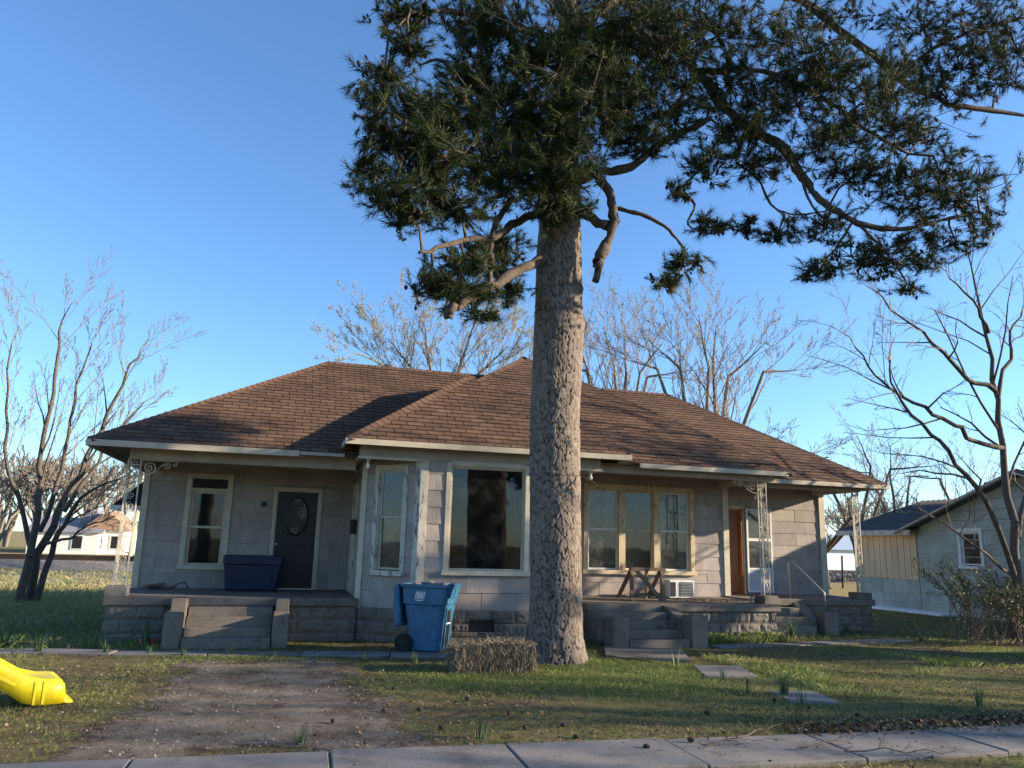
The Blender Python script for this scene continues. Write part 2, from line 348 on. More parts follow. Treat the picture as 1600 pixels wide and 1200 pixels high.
# ------------------------------------------------------------------ ground, paths
def vnoise(x, y, s=1.0, seed=0):
    """smooth value noise, numpy"""
    x = np.asarray(x, float) * s + seed * 17.3; y = np.asarray(y, float) * s + seed * 9.1
    xi = np.floor(x).astype(np.int64); yi = np.floor(y).astype(np.int64); fx = x - xi; fy = y - yi
    def h(a, b): v = np.sin(a * 127.1 + b * 311.7 + seed) * 43758.5453; return v - np.floor(v)
    fx = fx * fx * (3 - 2 * fx); fy = fy * fy * (3 - 2 * fy)
    return (h(xi, yi) * (1 - fx) + h(xi + 1, yi) * fx) * (1 - fy) + (h(xi, yi + 1) * (1 - fx) + h(xi + 1, yi + 1) * fx) * fy
def fbm(x, y, s, seed=0): return (vnoise(x, y, s, seed) + 0.5 * vnoise(x, y, s * 2.1, seed + 1) + 0.25 * vnoise(x, y, s * 4.3, seed + 2)) / 1.75
def gz(x, y): return (fbm(x, y, 0.7, 3) - 0.5) * 0.05 * np.clip((np.abs(np.asarray(x, float)) < 40), 0, 1) - 0.01
gx = np.concatenate([[-2500, -600, -150, -60], np.arange(-24, 40, 0.4), [60, 150, 600, 2500]])
gy = np.concatenate([[-600, -120, -30], np.arange(-6, 36, 0.4), [50, 90, 200, 700, 2800]])
GX, GY = np.meshgrid(gx, gy); GZ = gz(GX, GY) * ((np.abs(GX) < 39) & (GY > -5) & (GY < 35))
ny, nx = GX.shape; idx = np.arange(nx * ny).reshape(ny, nx)
tag(mesh_np('ground', np.stack([GX, GY, GZ], -1).reshape(-1, 3), np.stack([idx[:-1, :-1], idx[:-1, 1:], idx[1:, 1:], idx[1:, :-1]], -1).reshape(-1, 4), M['ground'], smooth=True),
    'lawn of thin grass and bare soil around the house', 'ground', kind='structure')

def slab_piece(name, corners, z0, z1, mt, parent):
    c = [Vector((*p, 0)) for p in corners]
    m = MB().hexa([(p.x, p.y, z0) for p in c] + [(p.x, p.y, z1) for p in c])
    return m.build(name, mt, parent, bevel=0.012)
SW_A = R(-1.7)
sw = MB(Matrix.Translation((2.5, 6.5, 0)) @ Matrix.Rotation(SW_A, 4, 'Z')).box(-14, 13, -0.43, 0.43, -0.12, 0.012).build('sidewalk', M['concrete'])
tag(sw, 'worn concrete sidewalk along the front of the yard', 'sidewalk', kind='structure')
for i in range(18):
    x0 = -14 + i * 1.5; mm = Matrix.Translation((2.5, 6.5, 0)) @ Matrix.Rotation(SW_A + rng.normal() * 0.004, 4, 'Z')
    MB(mm).box(x0 + 0.008, x0 + 1.492, -0.44, 0.44, -0.05, 0.03 + rng.uniform(-0.006, 0.008)).build('concrete_slab', M['concrete_pale'], sw, bevel=0.012)
def path(name, label, pts, w, seglen, z=0.02):
    root = None; pts = [Vector((*p, 0)) for p in pts]
    for a, b in zip(pts[:-1], pts[1:]):
        d = (b - a); L = d.length; d.normalize(); s = Vector((-d.y, d.x, 0)) * w / 2; n = max(1, round(L / seglen))
        if root is None:
            root = MB().hexa([(p.x, p.y, zz) for zz in (-0.1, -0.03) for p in (a - s, b - s, b + s, a + s)]).build(name, M['concrete']); tag(root, label, 'path', kind='structure')
        for i in range(n):
            p = a + d * (L * i / n + 0.01); q = a + d * (L * (i + 1) / n - 0.01); j = Vector((0, 0, rng.uniform(-0.008, 0.008)))
            slab_piece('concrete_slab', [(v + j)[:2] for v in (p - s, q - s, q + s, p + s)], -0.04, z + rng.uniform(-0.006, 0.008), M['concrete_pale'] if rng.random() < 0.7 else M['concrete'], root)
path('front_path', 'narrow concrete path running past the steps with the dark oval door', [(-8.5, 14.05), (-3.6, 13.45), (3.1, 12.42)], 0.42, 1.3)
path('side_path', 'concrete path along the porch with the iron handrail', [(7.75, 13.12), (12.6, 13.75)], 0.4, 1.2)
path('entry_path', 'broken concrete path leading from the sawhorse porch steps to the sidewalk', [(6.25, 13.0), (5.75, 11.75)], 1.35, 1.3)
wr = bpy.data.objects['entry_path']
for c in ([(5.85, 10.15), (6.6, 9.98), (6.95, 11.0), (6.2, 11.15)], [(5.95, 8.3), (6.55, 8.22), (6.72, 8.95), (6.12, 9.05)]):
    slab_piece('concrete_slab', c, -0.05, 0.008, M['concrete_pale'], wr)
# gravel and dirt driveway: jagged sheet
N = 60
out = []
for i in range(N):
    t = i / N * 4
    if t < 1: p = (-1.75 + 3.2 * t, 7.05)
    elif t < 2: p = (1.45 - 0.25 * (t - 1), 7.05 + 5.2 * (t - 1))
    elif t < 3: p = (1.2 - 2.5 * (t - 2), 12.25)
    else: p = (-1.3 - 0.45 * (t - 3), 12.25 - 5.2 * (t - 3))
    out.append((p[0] + rng.normal() * 0.16, p[1] + rng.normal() * 0.08))
sel_x = np.where((gx > -3.2) & (gx < 3.0))[0]; sel_y = np.where((gy > 5.8) & (gy < 13.4))[0]
def bil(x, y):   # height of the ground sheet itself
    i = np.clip(np.searchsorted(gx, x) - 1, 0, len(gx) - 2); j = np.clip(np.searchsorted(gy, y) - 1, 0, len(gy) - 2)
    fx = (x - gx[i]) / (gx[i+1] - gx[i]); fy = (y - gy[j]) / (gy[j+1] - gy[j])
    return (GZ[j, i] * (1 - fx) + GZ[j, i+1] * fx) * (1 - fy) + (GZ[j+1, i] * (1 - fx) + GZ[j+1, i+1] * fx) * fy
dx_ = np.arange(gx[sel_x[0]], gx[sel_x[-1]] + .01, .1); dy_ = np.arange(gy[sel_y[0]], gy[sel_y[-1]] + .01, .1); DX, DY = np.meshgrid(dx_, dy_)
edge_d = np.minimum(np.minimum(DX - (-1.75 + (DY - 7) * .085), (1.45 - (DY - 7) * .045) - DX), np.minimum(DY - 6.9, 12.4 - DY))
edge_d += (fbm(DX, DY, 1.2, 15) - .5) * .9
T = np.clip(.25 + edge_d * .55, 0, .6)
di = np.arange(DX.size).reshape(DX.shape)
o = mesh_np('driveway', np.stack([DX, DY, bil(DX, DY) + .008], -1).reshape(-1, 3), np.stack([di[:-1, :-1], di[:-1, 1:], di[1:, 1:], di[1:, :-1]], -1).reshape(-1, 4), M['drive'], tint=T.ravel(), tint_dom='POINT', smooth=True)
tag(o, 'rutted gravel and dirt parking strip in the front yard', 'driveway', kind='structure')
# side street far left
V = [(-30, 33, .02), (-14, 31, .02), (-8.5, 29.5, .02), (-5.5, 31.5, .02), (-5.2, 36, .02), (-9, 40, .02), (-18, 41, .02), (-40, 42, .02), (-60, 42, .02), (-60, 34, .02)]
me = bpy.data.meshes.new('side_street'); me.from_pydata(V, [], [tuple(range(len(V)))]); me.materials.append(M['asphalt'])
o = bpy.data.objects.new('side_street', me); COL.objects.link(o); tag(o, 'pale paved side street beyond the field', 'road', kind='structure')

# ------------------------------------------------------------------ house
house = empty('house', (4.5, 17.5, 0), 'single storey house with brown hip roof, pinkish grey shingle siding and two porches', 'house')
FL, FR, FWG = 0.72, 0.67, 0.70
class WF:
    """wall frame: s along the wall, d inward, z up"""
    def __init__(s, a, b):
        s.a = Vector((*a, 0)); u = Vector((*b, 0)) - s.a; s.L = u.length; u.normalize(); s.u = u; s.i = Vector((-u.y, u.x, 0))
        s.M = Matrix(((u.x, s.i.x, 0, a[0]), (u.y, s.i.y, 0, a[1]), (0, 0, 1, 0), (0, 0, 0, 1)))
    def s_of(s, x): return (x - s.a.x) / s.u.x
def subtract(rects, op):
    o = []
    for (a, b, c, d) in rects:
        A, B, Cc, D = max(a, op[0]), min(b, op[1]), max(c, op[2]), min(d, op[3])
        if A >= B or Cc >= D: o.append((a, b, c, d)); continue
        if c < Cc: o.append((a, b, c, Cc))
        if D < d: o.append((a, b, D, d))
        if a < A: o.append((a, A, Cc, D))
        if B < b: o.append((B, b, Cc, D))
    return o
_sh = {}
def shingle_unit(mt):
    if mt.name not in _sh:   # unit piece, bottom edge proud like lapped siding
        me = bpy.data.meshes.new('siding_shingle')
        me.from_pydata([(0,-.018,0),(1,-.018,0),(1,0,0),(0,0,0),(0,-.006,1),(1,-.006,1),(1,0,1),(0,0,1)], [], [(0,3,2,1),(4,5,6,7),(0,1,5,4),(1,2,6,5),(2,3,7,6),(3,0,4,7)])
        me.materials.append(mt); _sh[mt.name] = me
    return _sh[mt.name]
def siding(wf, s0, s1, z0, z1, ops, wall, mt, course=0.30, width=0.61):
    me = shingle_unit(mt); row = 0; z = z0
    while z < z1 - 0.01:
        zt = min(z + course, z1); s = s0 - (row % 2) * width / 2 + rng.uniform(-.03, .03)
        while s < s1:
            rs = [(max(s, s0) + .002, min(s + width, s1) - .002, z + .002, zt - .002)]
            for op in ops: rs = [q for r_ in rs for q in subtract([r_], op)]
            for (a, b, c, d) in rs:
                if b - a < 0.015 or d - c < 0.02: continue
                o = bpy.data.objects.new('siding_shingle', me); COL.objects.link(o)
                o.matrix_world = wf.M @ Matrix.Translation((a, rng.uniform(-.004, .002), c + rng.uniform(-.003, .003))) @ Matrix.Rotation(rng.normal() * .002, 4, 'Y') @ Matrix.Diagonal((b - a, 1, d - c, 1))
                o.parent = wall
            s += width
        z = zt; row += 1
def wall(wf, z0, z1, ops, mt=None, sid=True, s0=0.0, s1=None, thick=0.12, parent=None, course=0.30, name='wall'):
    s1 = wf.L if s1 is None else s1; rs = [(s0, s1, z0, z1)]
    for op in ops: rs = [q for r_ in rs for q in subtract([r_], op)]
    m = MB(wf.M)
    for (a, b, c, d) in rs: m.box(a, b, 0.0005, thick, c, d)
    w = m.build(name, M['wallback'], parent or house)
    w.matrix_parent_inverse = Matrix.Translation((parent or house).location).inverted()
    if sid: siding(wf, s0, s1, z0, z1, ops, w, mt or M['siding'], course)
    return w
def casing(wf, s0, s1, z0, z1, mt, w=0.09, proud=0.04, name='window', sill=True, parent=None):
    """boards round an opening; opening is inside them"""
    m = MB(wf.M); m.box(s0, s0 + w, -proud, .05, z0, z1); m.box(s1 - w, s1, -proud, .05, z0, z1); m.box(s0 + w, s1 - w, -proud - .004, .05, z1 - w, z1)
    # jamb liners
    m.box(s0 + w - .002, s0 + w + .02, -.01, .115, z0, z1 - w); m.box(s1 - w - .02, s1 - w + .002, -.01, .115, z0, z1 - w); m.box(s0 + w, s1 - w, -.008, .115, z1 - w - .02, z1 - w + .001)
    o = m.build(name, mt, parent or house, bevel=0.004)
    if sill: MB(wf.M).box(s0 - .03, s1 + .03, -proud - .045, .115, z0 - .035, z0 + .055).build('sill', mt, o, bevel=0.006)
    return o
def sash(wf, s0, s1, z0, z1, d, mt, gm, win, stile=0.045, glassname='pane'):
    m = MB(wf.M); m.box(s0, s0 + stile, d, d + .03, z0, z1); m.box(s1 - stile, s1, d, d + .03, z0, z1)
    m.box(s0 + stile, s1 - stile, d + .001, d + .029, z0, z0 + stile); m.box(s0 + stile, s1 - stile, d + .001, d + .029, z1 - stile, z1)
    m.build('sash', mt, win, bevel=0.003)
    MB(wf.M).add([(s0 + stile - .004, d + .016, z0 + stile - .004), (s1 - stile + .004, d + .016, z0 + stile - .004), (s1 - stile + .004, d + .016, z1 - stile + .004), (s0 + stile - .004, d + .016, z1 - stile + .004)], [(0, 1, 2, 3)]).build(glassname, gm, win)
def sheet(wf, s0, s1, z0, z1, d, mt, win, name='curtain', amp=0.02):
    n = 24; V = []; 
    for i in range(n + 1):
        t = i / n; w = amp * math.sin(t * 31 + 1.3 * math.sin(t * 9)); V += [(s0 + (s1 - s0) * t, d + w, z0), (s0 + (s1 - s0) * t, d + w * .6, z1)]
    MB(wf.M).add(V, [(2*i, 2*i+2, 2*i+3, 2*i+1) for i in range(n)]).build(name, mt, win)

# --- walls
wfL = WF((-2.72, 16.9), (1.38, 16.9)); sx = lambda x: x + 2.72
winL = (sx(-1.95), sx(-1.06), 1.12, 3.0); doorL = (sx(-0.25), sx(0.74), FL, 2.79)
wall(wfL, FL, 3.3, [winL, doorL])
wfBs = WF((1.38, 16.9), (1.38, 14.72)); doorS = (0.35, 1.2, FL, 2.85)
wall(wfBs, 0.57, 3.3, [doorS])
wfBc = WF((1.38, 14.72), (2.32, 13.9)); winC = (0.27, 0.99, 1.17, 3.13)
wall(wfBc, 0.57, 3.3, [winC])
wfB = WF((2.32, 13.9), (4.72, 13.9)); winP = (0.46, 2.06, 1.21, 3.22)
wall(wfB, 0.57, 3.3, [winP])
wfBd = WF((4.72, 13.9), (5.65, 14.72)); winD = (0.27, 0.97, 1.17, 3.13)
wall(wfBd, 0.57, 3.3, [winD])
wfBt = WF((5.65, 14.72), (5.65, 16.5)); wall(wfBt, 0.57, 3.3, [])
wfR = WF((5.65, 16.5), (10.15, 16.5)); winT = (0.85, 3.63, 1.18, 3.16)
wall(wfR, FR, 3.42, [winT])
wfRt = WF((10.15, 16.5), (10.15, 17.2)); wall(wfRt, FR, 3.42, [])
wfW = WF((10.15, 17.2), (13.42, 17.2)); doorW = (0.02, 0.93, FWG, 2.84)
wall(wfW, FWG, 3.4, [doorW])
wall(WF((13.42, 17.2), (13.42, 22.4)), 0.3, 3.4, [])
wfSide = WF((-2.72, 21.5), (-2.72, 16.9)); winS = (3.15, 4.1, 1.2, 2.8); wall(wfSide, 0.3, 3.3, [winS])
wall(WF((13.42, 22.4), (-2.72, 21.5)), 0.3, 3.3, [], sid=False)
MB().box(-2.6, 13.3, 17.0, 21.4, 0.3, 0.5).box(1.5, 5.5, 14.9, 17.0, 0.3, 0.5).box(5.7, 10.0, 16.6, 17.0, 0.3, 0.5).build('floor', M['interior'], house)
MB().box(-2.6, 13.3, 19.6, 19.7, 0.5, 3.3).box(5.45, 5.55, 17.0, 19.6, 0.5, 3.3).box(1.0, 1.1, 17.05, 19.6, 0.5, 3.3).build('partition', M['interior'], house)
# --- frieze box over the cut-away bay corners, porch beams
m = MB(); m.box(1.2, 5.81, 13.86, 13.98, 3.2, 3.49); m.box(1.2, 1.32, 13.98, 16.9, 3.2, 3.49); m.box(5.69, 5.81, 13.98, 16.5, 3.2, 3.49); m.build('frieze', M['frieze'], house)
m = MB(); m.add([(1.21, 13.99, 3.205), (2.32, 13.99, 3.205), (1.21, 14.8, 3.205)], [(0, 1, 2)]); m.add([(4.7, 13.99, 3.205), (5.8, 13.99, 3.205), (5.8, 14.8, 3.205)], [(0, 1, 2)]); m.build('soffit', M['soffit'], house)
MB().box(1.17, 2.36, 13.83, 13.865, 3.17, 3.215).box(1.17, 1.2, 13.865, 14.8, 3.17, 3.215).build('moulding', M['trim'], house)
MB().box(4.7, 5.84, 13.83, 13.865, 3.17, 3.215).box(5.81, 5.84, 13.865, 14.8, 3.17, 3.215).build('moulding', M['trim'], house)
MB().box(-2.66, 1.2, 14.6, 14.76, 3.02, 3.25).box(-2.66, -2.5, 14.76, 16.9, 3.02, 3.25).build('porch_beam', M['frieze'], house)
MB().box(5.81, 10.1, 14.42, 14.58, 3.22, 3.43).box(9.94, 10.1, 14.58, 16.5, 3.22, 3.43).build('porch_beam', M['frieze'], house)
MB().box(10.1, 13.3, 15.6, 15.74, 3.2, 3.36).box(13.14, 13.3, 15.74, 17.2, 3.2, 3.36).build('porch_beam', M['frieze'], house)
# --- corner boards
def board(x0, x1, y0, y1, z0, z1, mt='trim'): MB().box(x0, x1, y0, y1, z0, z1).build('corner_board', M[mt], house, bevel=0.005)
board(-2.76, -2.64, 16.855, 16.96, FL, 3.2)
def cboard(wf, s0, s1, z0, z1, mt): MB(wf.M).box(s0, s1, -.045, .02, z0, z1).build('corner_board', M[mt], house, bevel=0.005)
cboard(wfBc, -0.02, 0.10, 0.55, 3.2, 'trim'); cboard(wfBc, wfBc.L - 0.09, wfBc.L + .02, 1.0, 3.2, 'trim_worn'); cboard(wfB, -0.02, 0.12, 0.56, 3.2, 'trim_worn')
cboard(wfB, wfB.L - .12, wfB.L + .02, 0.56, 3.2, 'trim_worn'); cboard(wfBd, -.02, .1, 0.56, 3.2, 'trim_worn'); cboard(wfBd, wfBd.L - .1, wfBd.L + .02, 0.56, 3.2, 'trim')
board(10.05, 10.2, 16.45, 16.56, FR, 3.3); board(13.3, 13.47, 17.15, 17.26, FWG, 3.35)
# --- windows
w = casing(wfL, *winL, M['trim']); a, b, c, d = winL
MB(wfL.M).box(a + .09, b - .09, .02, .05, 2.70, d - .09).build('transom_panel', M['dark_panel'], w)
MB(wfL.M).box(a + .09, b - .09, -.02, .06, 2.64, 2.70).build('transom_bar', M['trim'], w)
sash(wfL, a + .11, b - .11, 1.90, 2.64, .03, M['trim'], M['glass'], w); sash(wfL, a + .11, b - .11, 1.17, 1.94, .062, M['trim'], M['glass'], w)
w = casing(wfBc, *winC, M['trim_worn']); a, b, c, d = winC
sash(wfBc, a + .11, b - .11, 2.16, d - .11, .03, M['trim'], M['glass'], w, .035); sash(wfBc, a + .11, b - .11, 1.24, 2.2, .062, M['trim'], M['glass_dirty'], w, .035); sheet(wfBc, a + .1, b - .1, 1.2, 2.2, .13, M['plastic_sheet'], w, 'plastic_sheet')
w = casing(wfB, *winP, M['trim'], 0.085); a, b, c, d = winP
sash(wfB, a + .105, b - .105, 1.27, d - .105, .03, M['trim'], M['glass'], w, .025)
w = casing(wfBd, *winD, M['trim']); a, b, c, d = winD
sash(wfBd, a + .11, b - .11, 1.24, d - .11, .04, M['trim'], M['glass'], w)
w = casing(wfR, *winT, M['trim_rot'], 0.1); a, b, c, d = winT
for k, (p, q) in enumerate(((a + .12, a + .86), (a + 1.02, a + 1.74), (a + 1.9, b - .12))):
    tm = M['white'] if k != 1 else M['trim_rot']
    sash(wfR, p, q, 2.12, d - .13, .03, tm, M['glass'] if k != 2 else M['glass_dirty'], w, .04); sash(wfR, p, q, 1.24, 2.16, .062, tm, M['glass_dirty'] if k != 1 else M['glass'], w, .04)
    if k != 1: sheet(wfR, p, q, 1.2, d - .13, .16, M['plastic_sheet'], w, 'plastic_sheet', .015)
for p in (a + .86, a + 1.74): MB(wfR.M).box(p, p + .16, -.03, .1, 1.2, d - .1).build('mullion', M['trim_rot'], w, bevel=0.004)
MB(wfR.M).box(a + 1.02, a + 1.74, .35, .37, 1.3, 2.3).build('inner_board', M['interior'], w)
w = casing(wfSide, *winS, M['trim']); sash(wfSide, 3.26, 3.99, 1.27, 2.69, .04, M['trim'], M['glass'], w)
# --- doors
d0 = casing(wfL, *doorL, M['trim'], .07, name='door', sill=False); a, b, c, d = doorL
MB(wfL.M).box(a + .07, b - .07, .03, .075, c + .02, d - .07).build('door_panel', M['door_dark'], d0, bevel=0.004)
E2 = [((a + b) / 2 + .21 * math.cos(t), 2.2 + .37 * math.sin(t)) for t in np.linspace(0, 2 * math.pi, 40, endpoint=False)]
E1 = [((a + b) / 2 + .245 * math.cos(t), 2.2 + .405 * math.sin(t)) for t in np.linspace(0, 2 * math.pi, 40, endpoint=False)]
MB(wfL.M).add([(s, .022, z) for s, z in E2], [tuple(range(40))]).build('oval_glass', glass_mat('glass_oval_glare', (0.35, 0.42, 0.45), 0.3), d0)  # strong pale film here stands in for the bright reflection on the pane
MB(wfL.M).add([(s, .012, z) for s, z in E2] + [(s, .029, z) for s, z in E1], [(i, (i+1) % 40, 40 + (i+1) % 40, 40 + i) for i in range(40)]).build('oval_frame', M['door_dark'], d0)
m = MB(wfL.M)
for s0_ in (a + .16, (a + b) / 2 + .03): m.box(s0_, s0_ + .3, .02, .031, .95, 1.6)
m.build('raised_panel', M['door_dark'], d0, bevel=0.008)
MB(wfL.M).lathe((a + .13, .0, 1.62), [(.0, -.03), (.03, -.02), (.034, 0), (.03, .02), (.0, .03)], 12).build('knob', M['steel'], d0)
MB(wfL.M).box(a + .07, b - .07, -.03, .09, c - .01, c + .022).build('threshold', M['steel'], d0)
MB(wfL.M).cyl((a - .18, -.03, 2.42), .055, (0, 1, 0), .06, 16).build('porch_light_base', M['black_metal'], house)
d1 = casing(wfBs, *doorS, M['trim_worn'], .08, name='door', sill=False); a, b, c, d = doorS
MB(wfBs.M).box(a + .08, b - .08, .04, .08, c + .01, d - .08).build('door_panel', M['siding'], d1, bevel=0.004)
MB(wfBs.M).box(b + .06, b + .26, -.13, -.01, 1.86, 2.14).build('mailbox', M['black_metal'], house, bevel=0.015)
d2 = casing(wfW, *doorW, M['trim_rot'], .07, name='door', sill=False); a, b, c, d = doorW
MB(wfW.M).box(a + .07, b - .1, .05, .095, c + .01, d - .08).build('door_panel', M['door_brown'], d2, bevel=0.004)
MB(wfW.M).box(b - .1, b - .06, -.05, .05, c, d - .07).build('door_stop', M['door_brown'], d2)
st = MB(wfW.M); s0_, s1_ = b + .03, b + .76
st.box(s0_, s0_ + .05, -.085, -.055, .74, 2.78); st.box(s1_ - .05, s1_, -.085, -.055, .74, 2.78)
for z in (.74, 1.28, 1.98, 2.73): st.box(s0_ + .05, s1_ - .05, -.084, -.056, z, z + (.05 if z != 1.98 else .07))
st = st.build('storm_door', M['white'], house, bevel=0.004)
for z0, z1 in ((2.05, 2.73), (1.33, 1.98)): MB(wfW.M).add([(s0_ + .05, -.07, z0), (s1_ - .05, -.07, z0), (s1_ - .05, -.07, z1), (s0_ + .05, -.07, z1)], [(0, 1, 2, 3)]).build('pane', M['glass_dirty'], st)
MB(wfW.M).box(s0_ + .05, s1_ - .05, -.075, -.065, .79, 1.28).build('kick_panel', simple('kick', (0.42, 0.47, 0.52), .5, .1), st)
MB(wfW.M).box(s0_ + .36, s0_ + .56, -.115, -.085, 1.27, 1.3).build('latch', M['bulb'], st)
# --- roofs
EAVES = []
tabs = []      # (verts, faces, tint, distance, on a front plane)
def roof_plane(poly, front):
    P = [Vector(p) for p in poly]; e = (P[1] - P[0]).normalized(); nrm = (P[1] - P[0]).cross(P[2] - P[0]).normalized()
    if nrm.z < 0: nrm = -nrm
    g = nrm.cross(e).normalized()
    if g.z < 0: g = -g
    q2 = [((p - P[0]).dot(e), (p - P[0]).dot(g)) for p in P]
    area = sum(q2[i][0] * q2[(i+1) % len(q2)][1] - q2[(i+1) % len(q2)][0] * q2[i][1] for i in range(len(q2)))
    if area < 0: q2 = q2[::-1]
    amin = min(a for a, b in q2); amax = max(a for a, b in q2); bmax = max(b for a, b in q2)
    def clip(poly):
        for i in range(len(q2)):
            (ax, ay), (bx, by) = q2[i], q2[(i+1) % len(q2)]; outp = []
            f = lambda p: (bx - ax) * (p[1] - ay) - (by - ay) * (p[0] - ax)
            for j in range(len(poly)):
                p, q = poly[j], poly[(j+1) % len(poly)]; fp, fq = f(p), f(q)
                if fp >= 0: outp.append(p)
                if fp * fq < 0: t = fp / (fp - fq); outp.append((p[0] + (q[0] - p[0]) * t, p[1] + (q[1] - p[1]) * t))
            poly = outp
            if len(poly) < 3: return None
        return poly
    EX, TW = 0.15, 0.305; row = 0; b0 = -0.02
    while b0 < bmax:
        a0 = amin - 0.4 + (row % 2) * TW / 2 + rng.uniform(-.02, .02); rt = rng.uniform(-.08, .08)
        while a0 < amax:
            c = clip([(a0 + .007, max(b0, 0) + .006), (a0 + TW - .007, max(b0, 0) + .006), (a0 + TW - .007, b0 + EX), (a0 + .007, b0 + EX)])
            if c:
                j = rng.uniform(-.003, .004)
                hts = [.024 + j - .018 * (p[1] - b0) / EX for p in c]; n = len(c)
                top = [P[0] + e * p[0] + g * p[1] + nrm * h for p, h in zip(c, hts)]; bot = [P[0] + e * p[0] + g * p[1] - nrm * .004 for p in c]
                fs = [tuple(range(n))] + [(i, n + i, n + (i+1) % n, (i+1) % n) for i in range(n)]
                ctr = sum(top, Vector()) / n; t = min(1, max(0, rng.normal() * .2 + .5 + rt))
                big = abs(sum(c[i][0] * c[(i+1) % n][1] - c[(i+1) % n][0] * c[i][1] for i in range(n))) > .05
                tabs.append(([v[:] for v in top + bot], fs, t, (ctr - Vector((0, 0, CAM_H))).length, front and big))
            a0 += TW
        b0 += EX; row += 1
caps = []
def cap_line(a, b):
    a = Vector(a); b = Vector(b); L = (b - a).length; d = (b - a).normalized(); s = d.cross(Vector((0, 0, 1))).normalized(); n = int(L / .15); up = s.cross(d)
    for i in range(n):
        p = a + d * (L * i / n); q = p + d * .2; lo = -.045; h0, h1 = .045, .03
        caps.append([p - s * .12 + up * lo, p + up * h0, p + s * .12 + up * lo, q - s * .12 + up * (lo - .01), q + up * h1, q + s * .12 + up * (lo - .01)])
def hip_roof(name, x0, x1, y0, y1, ze, ra, rb, planes):
    """closed deck: eave rectangle, ridge ra-rb; flat soffit"""
    E = [(x0, y0, ze), (x1, y0, ze), (x1, y1, ze), (x0, y1, ze)]; dz = -.012
    vs = [Vector(p) for p in E] + [Vector(ra), Vector(rb)]; vs = [v + Vector((0, 0, dz)) for v in vs] + [Vector((p[0], p[1], ze - .03)) for p in E]
    same = (Vector(ra) - Vector(rb)).length < .01
    fs = [(0, 1, 5, 4), (2, 3, 4, 5), (1, 2, 5), (3, 0, 4), (9, 8, 7, 6), (6, 7, 1, 0), (7, 8, 2, 1), (8, 9, 3, 2), (9, 6, 0, 3)]
    if same: fs[0] = (0, 1, 4); fs[1] = (2, 3, 4); fs[2] = (1, 2, 4); fs[3] = (3, 0, 4)
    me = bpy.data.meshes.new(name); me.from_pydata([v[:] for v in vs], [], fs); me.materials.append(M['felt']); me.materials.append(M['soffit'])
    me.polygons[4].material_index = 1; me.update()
    o = bpy.data.objects.new(name, me); COL.objects.link(o); put(o, house)
    q = {'f': [E[0], E[1], rb, ra], 'b': [E[2], E[3], ra, rb], 'r': [E[1], E[2], rb], 'l': [E[3], E[0], ra]}
    if same: q['f'] = [E[0], E[1], ra]; q['b'] = [E[2], E[3], ra]
    for p in planes: roof_plane(q[p], p == 'f')
    for a_, b_ in ((E[0], ra), (E[1], rb), (E[2], rb), (E[3], ra)): cap_line(a_, b_)
    if not same: cap_line(ra, rb)
    return o
roof = hip_roof('roof', -3.22, 4.4, 14.1, 21.9, 3.27, (.68, 18.0, 5.78), (4.4, 18.0, 5.78), 'fl')
# left wing deck ends inside the main roof; right hip of that deck is swallowed by it
hip_roof('roof', 0.93, 6.27, 13.5, 19.5, 3.47, (3.6, 15.85, 5.27), (3.6, 18.6, 5.27), 'lr')
roof_plane([(0.93, 13.5, 3.47), (6.27, 13.5, 3.47), (3.6, 15.85, 5.27)], True)
hip_roof('roof', .95, 10.3, 14.1, 23.1, 3.40, (5.62, 18.55, 6.48), (5.62, 18.55, 6.48), 'flr')
hip_roof('roof', 4.0, 13.75, 15.2, 22.8, 3.36, (8.0, 19.0, 5.93), (9.95, 19.0, 5.93), 'fr')
roof['label'] = 'brown shingle hip roof over the porch with the oval door'
order = sorted([i for i, t in enumerate(tabs) if t[4]], key=lambda i: tabs[i][3])[:295]; pick = set(order)
for i in order:
    v, f, t, _, _ = tabs[i]; me = bpy.data.meshes.new('roof_shingle'); me.from_pydata(v, [], f); me.materials.append(M['shingle'])
    at = me.attributes.new('tint', 'FLOAT', 'FACE'); at.data.foreach_set('value', np.full(len(f), t, dtype=np.float32))
    o = bpy.data.objects.new('roof_shingle', me); COL.objects.link(o); o.parent = roof
vs, fs, ts = [], [], []
for i, (v, f, t, _, _) in enumerate(tabs):
    if i in pick: continue
    b = len(vs); vs += v; fs += [tuple(b + k for k in q) for q in f]; ts += [t] * len(f)
for c in caps:
    b = len(vs); vs += [p[:] for p in c]; fs += [(b, b + 1, b + 4, b + 3), (b + 1, b + 2, b + 5, b + 4), (b, b + 2, b + 1)]; ts += [rng.uniform(.3, .7)] * 3
me = bpy.data.meshes.new('shingle_field'); me.from_pydata(vs, [], fs); me.materials.append(M['shingle'])
at = me.attributes.new('tint', 'FLOAT', 'FACE'); at.data.foreach_set('value', np.array(ts, dtype=np.float32))
o = bpy.data.objects.new('shingle_field', me); COL.objects.link(o); o.parent = roof; o['kind'] = 'stuff'
def fascia(x0, x1, y0, y1, z0, z1, mt='fascia'): MB().box(x0, x1, y0, y1, z0, z1).build('fascia_board', M[mt], house, bevel=0.003)
fascia(-3.24, .16, 14.065, 14.1, 3.165, 3.27); fascia(.17, .95, 14.075, 14.1, 3.2, 3.26, 'frieze'); fascia(-3.255, -3.22, 14.1, 21.9, 3.165, 3.27)
fascia(.90, 6.3, 13.465, 13.5, 3.375, 3.475); fascia(.895, .93, 13.5, 16.5, 3.375, 3.475); fascia(6.27, 6.305, 13.5, 15.0, 3.375, 3.475)
fascia(6.75, 10.2, 14.065, 14.1, 3.31, 3.405); fascia(10.3, 10.335, 14.08, 17.0, 3.32, 3.40, 'soffit')
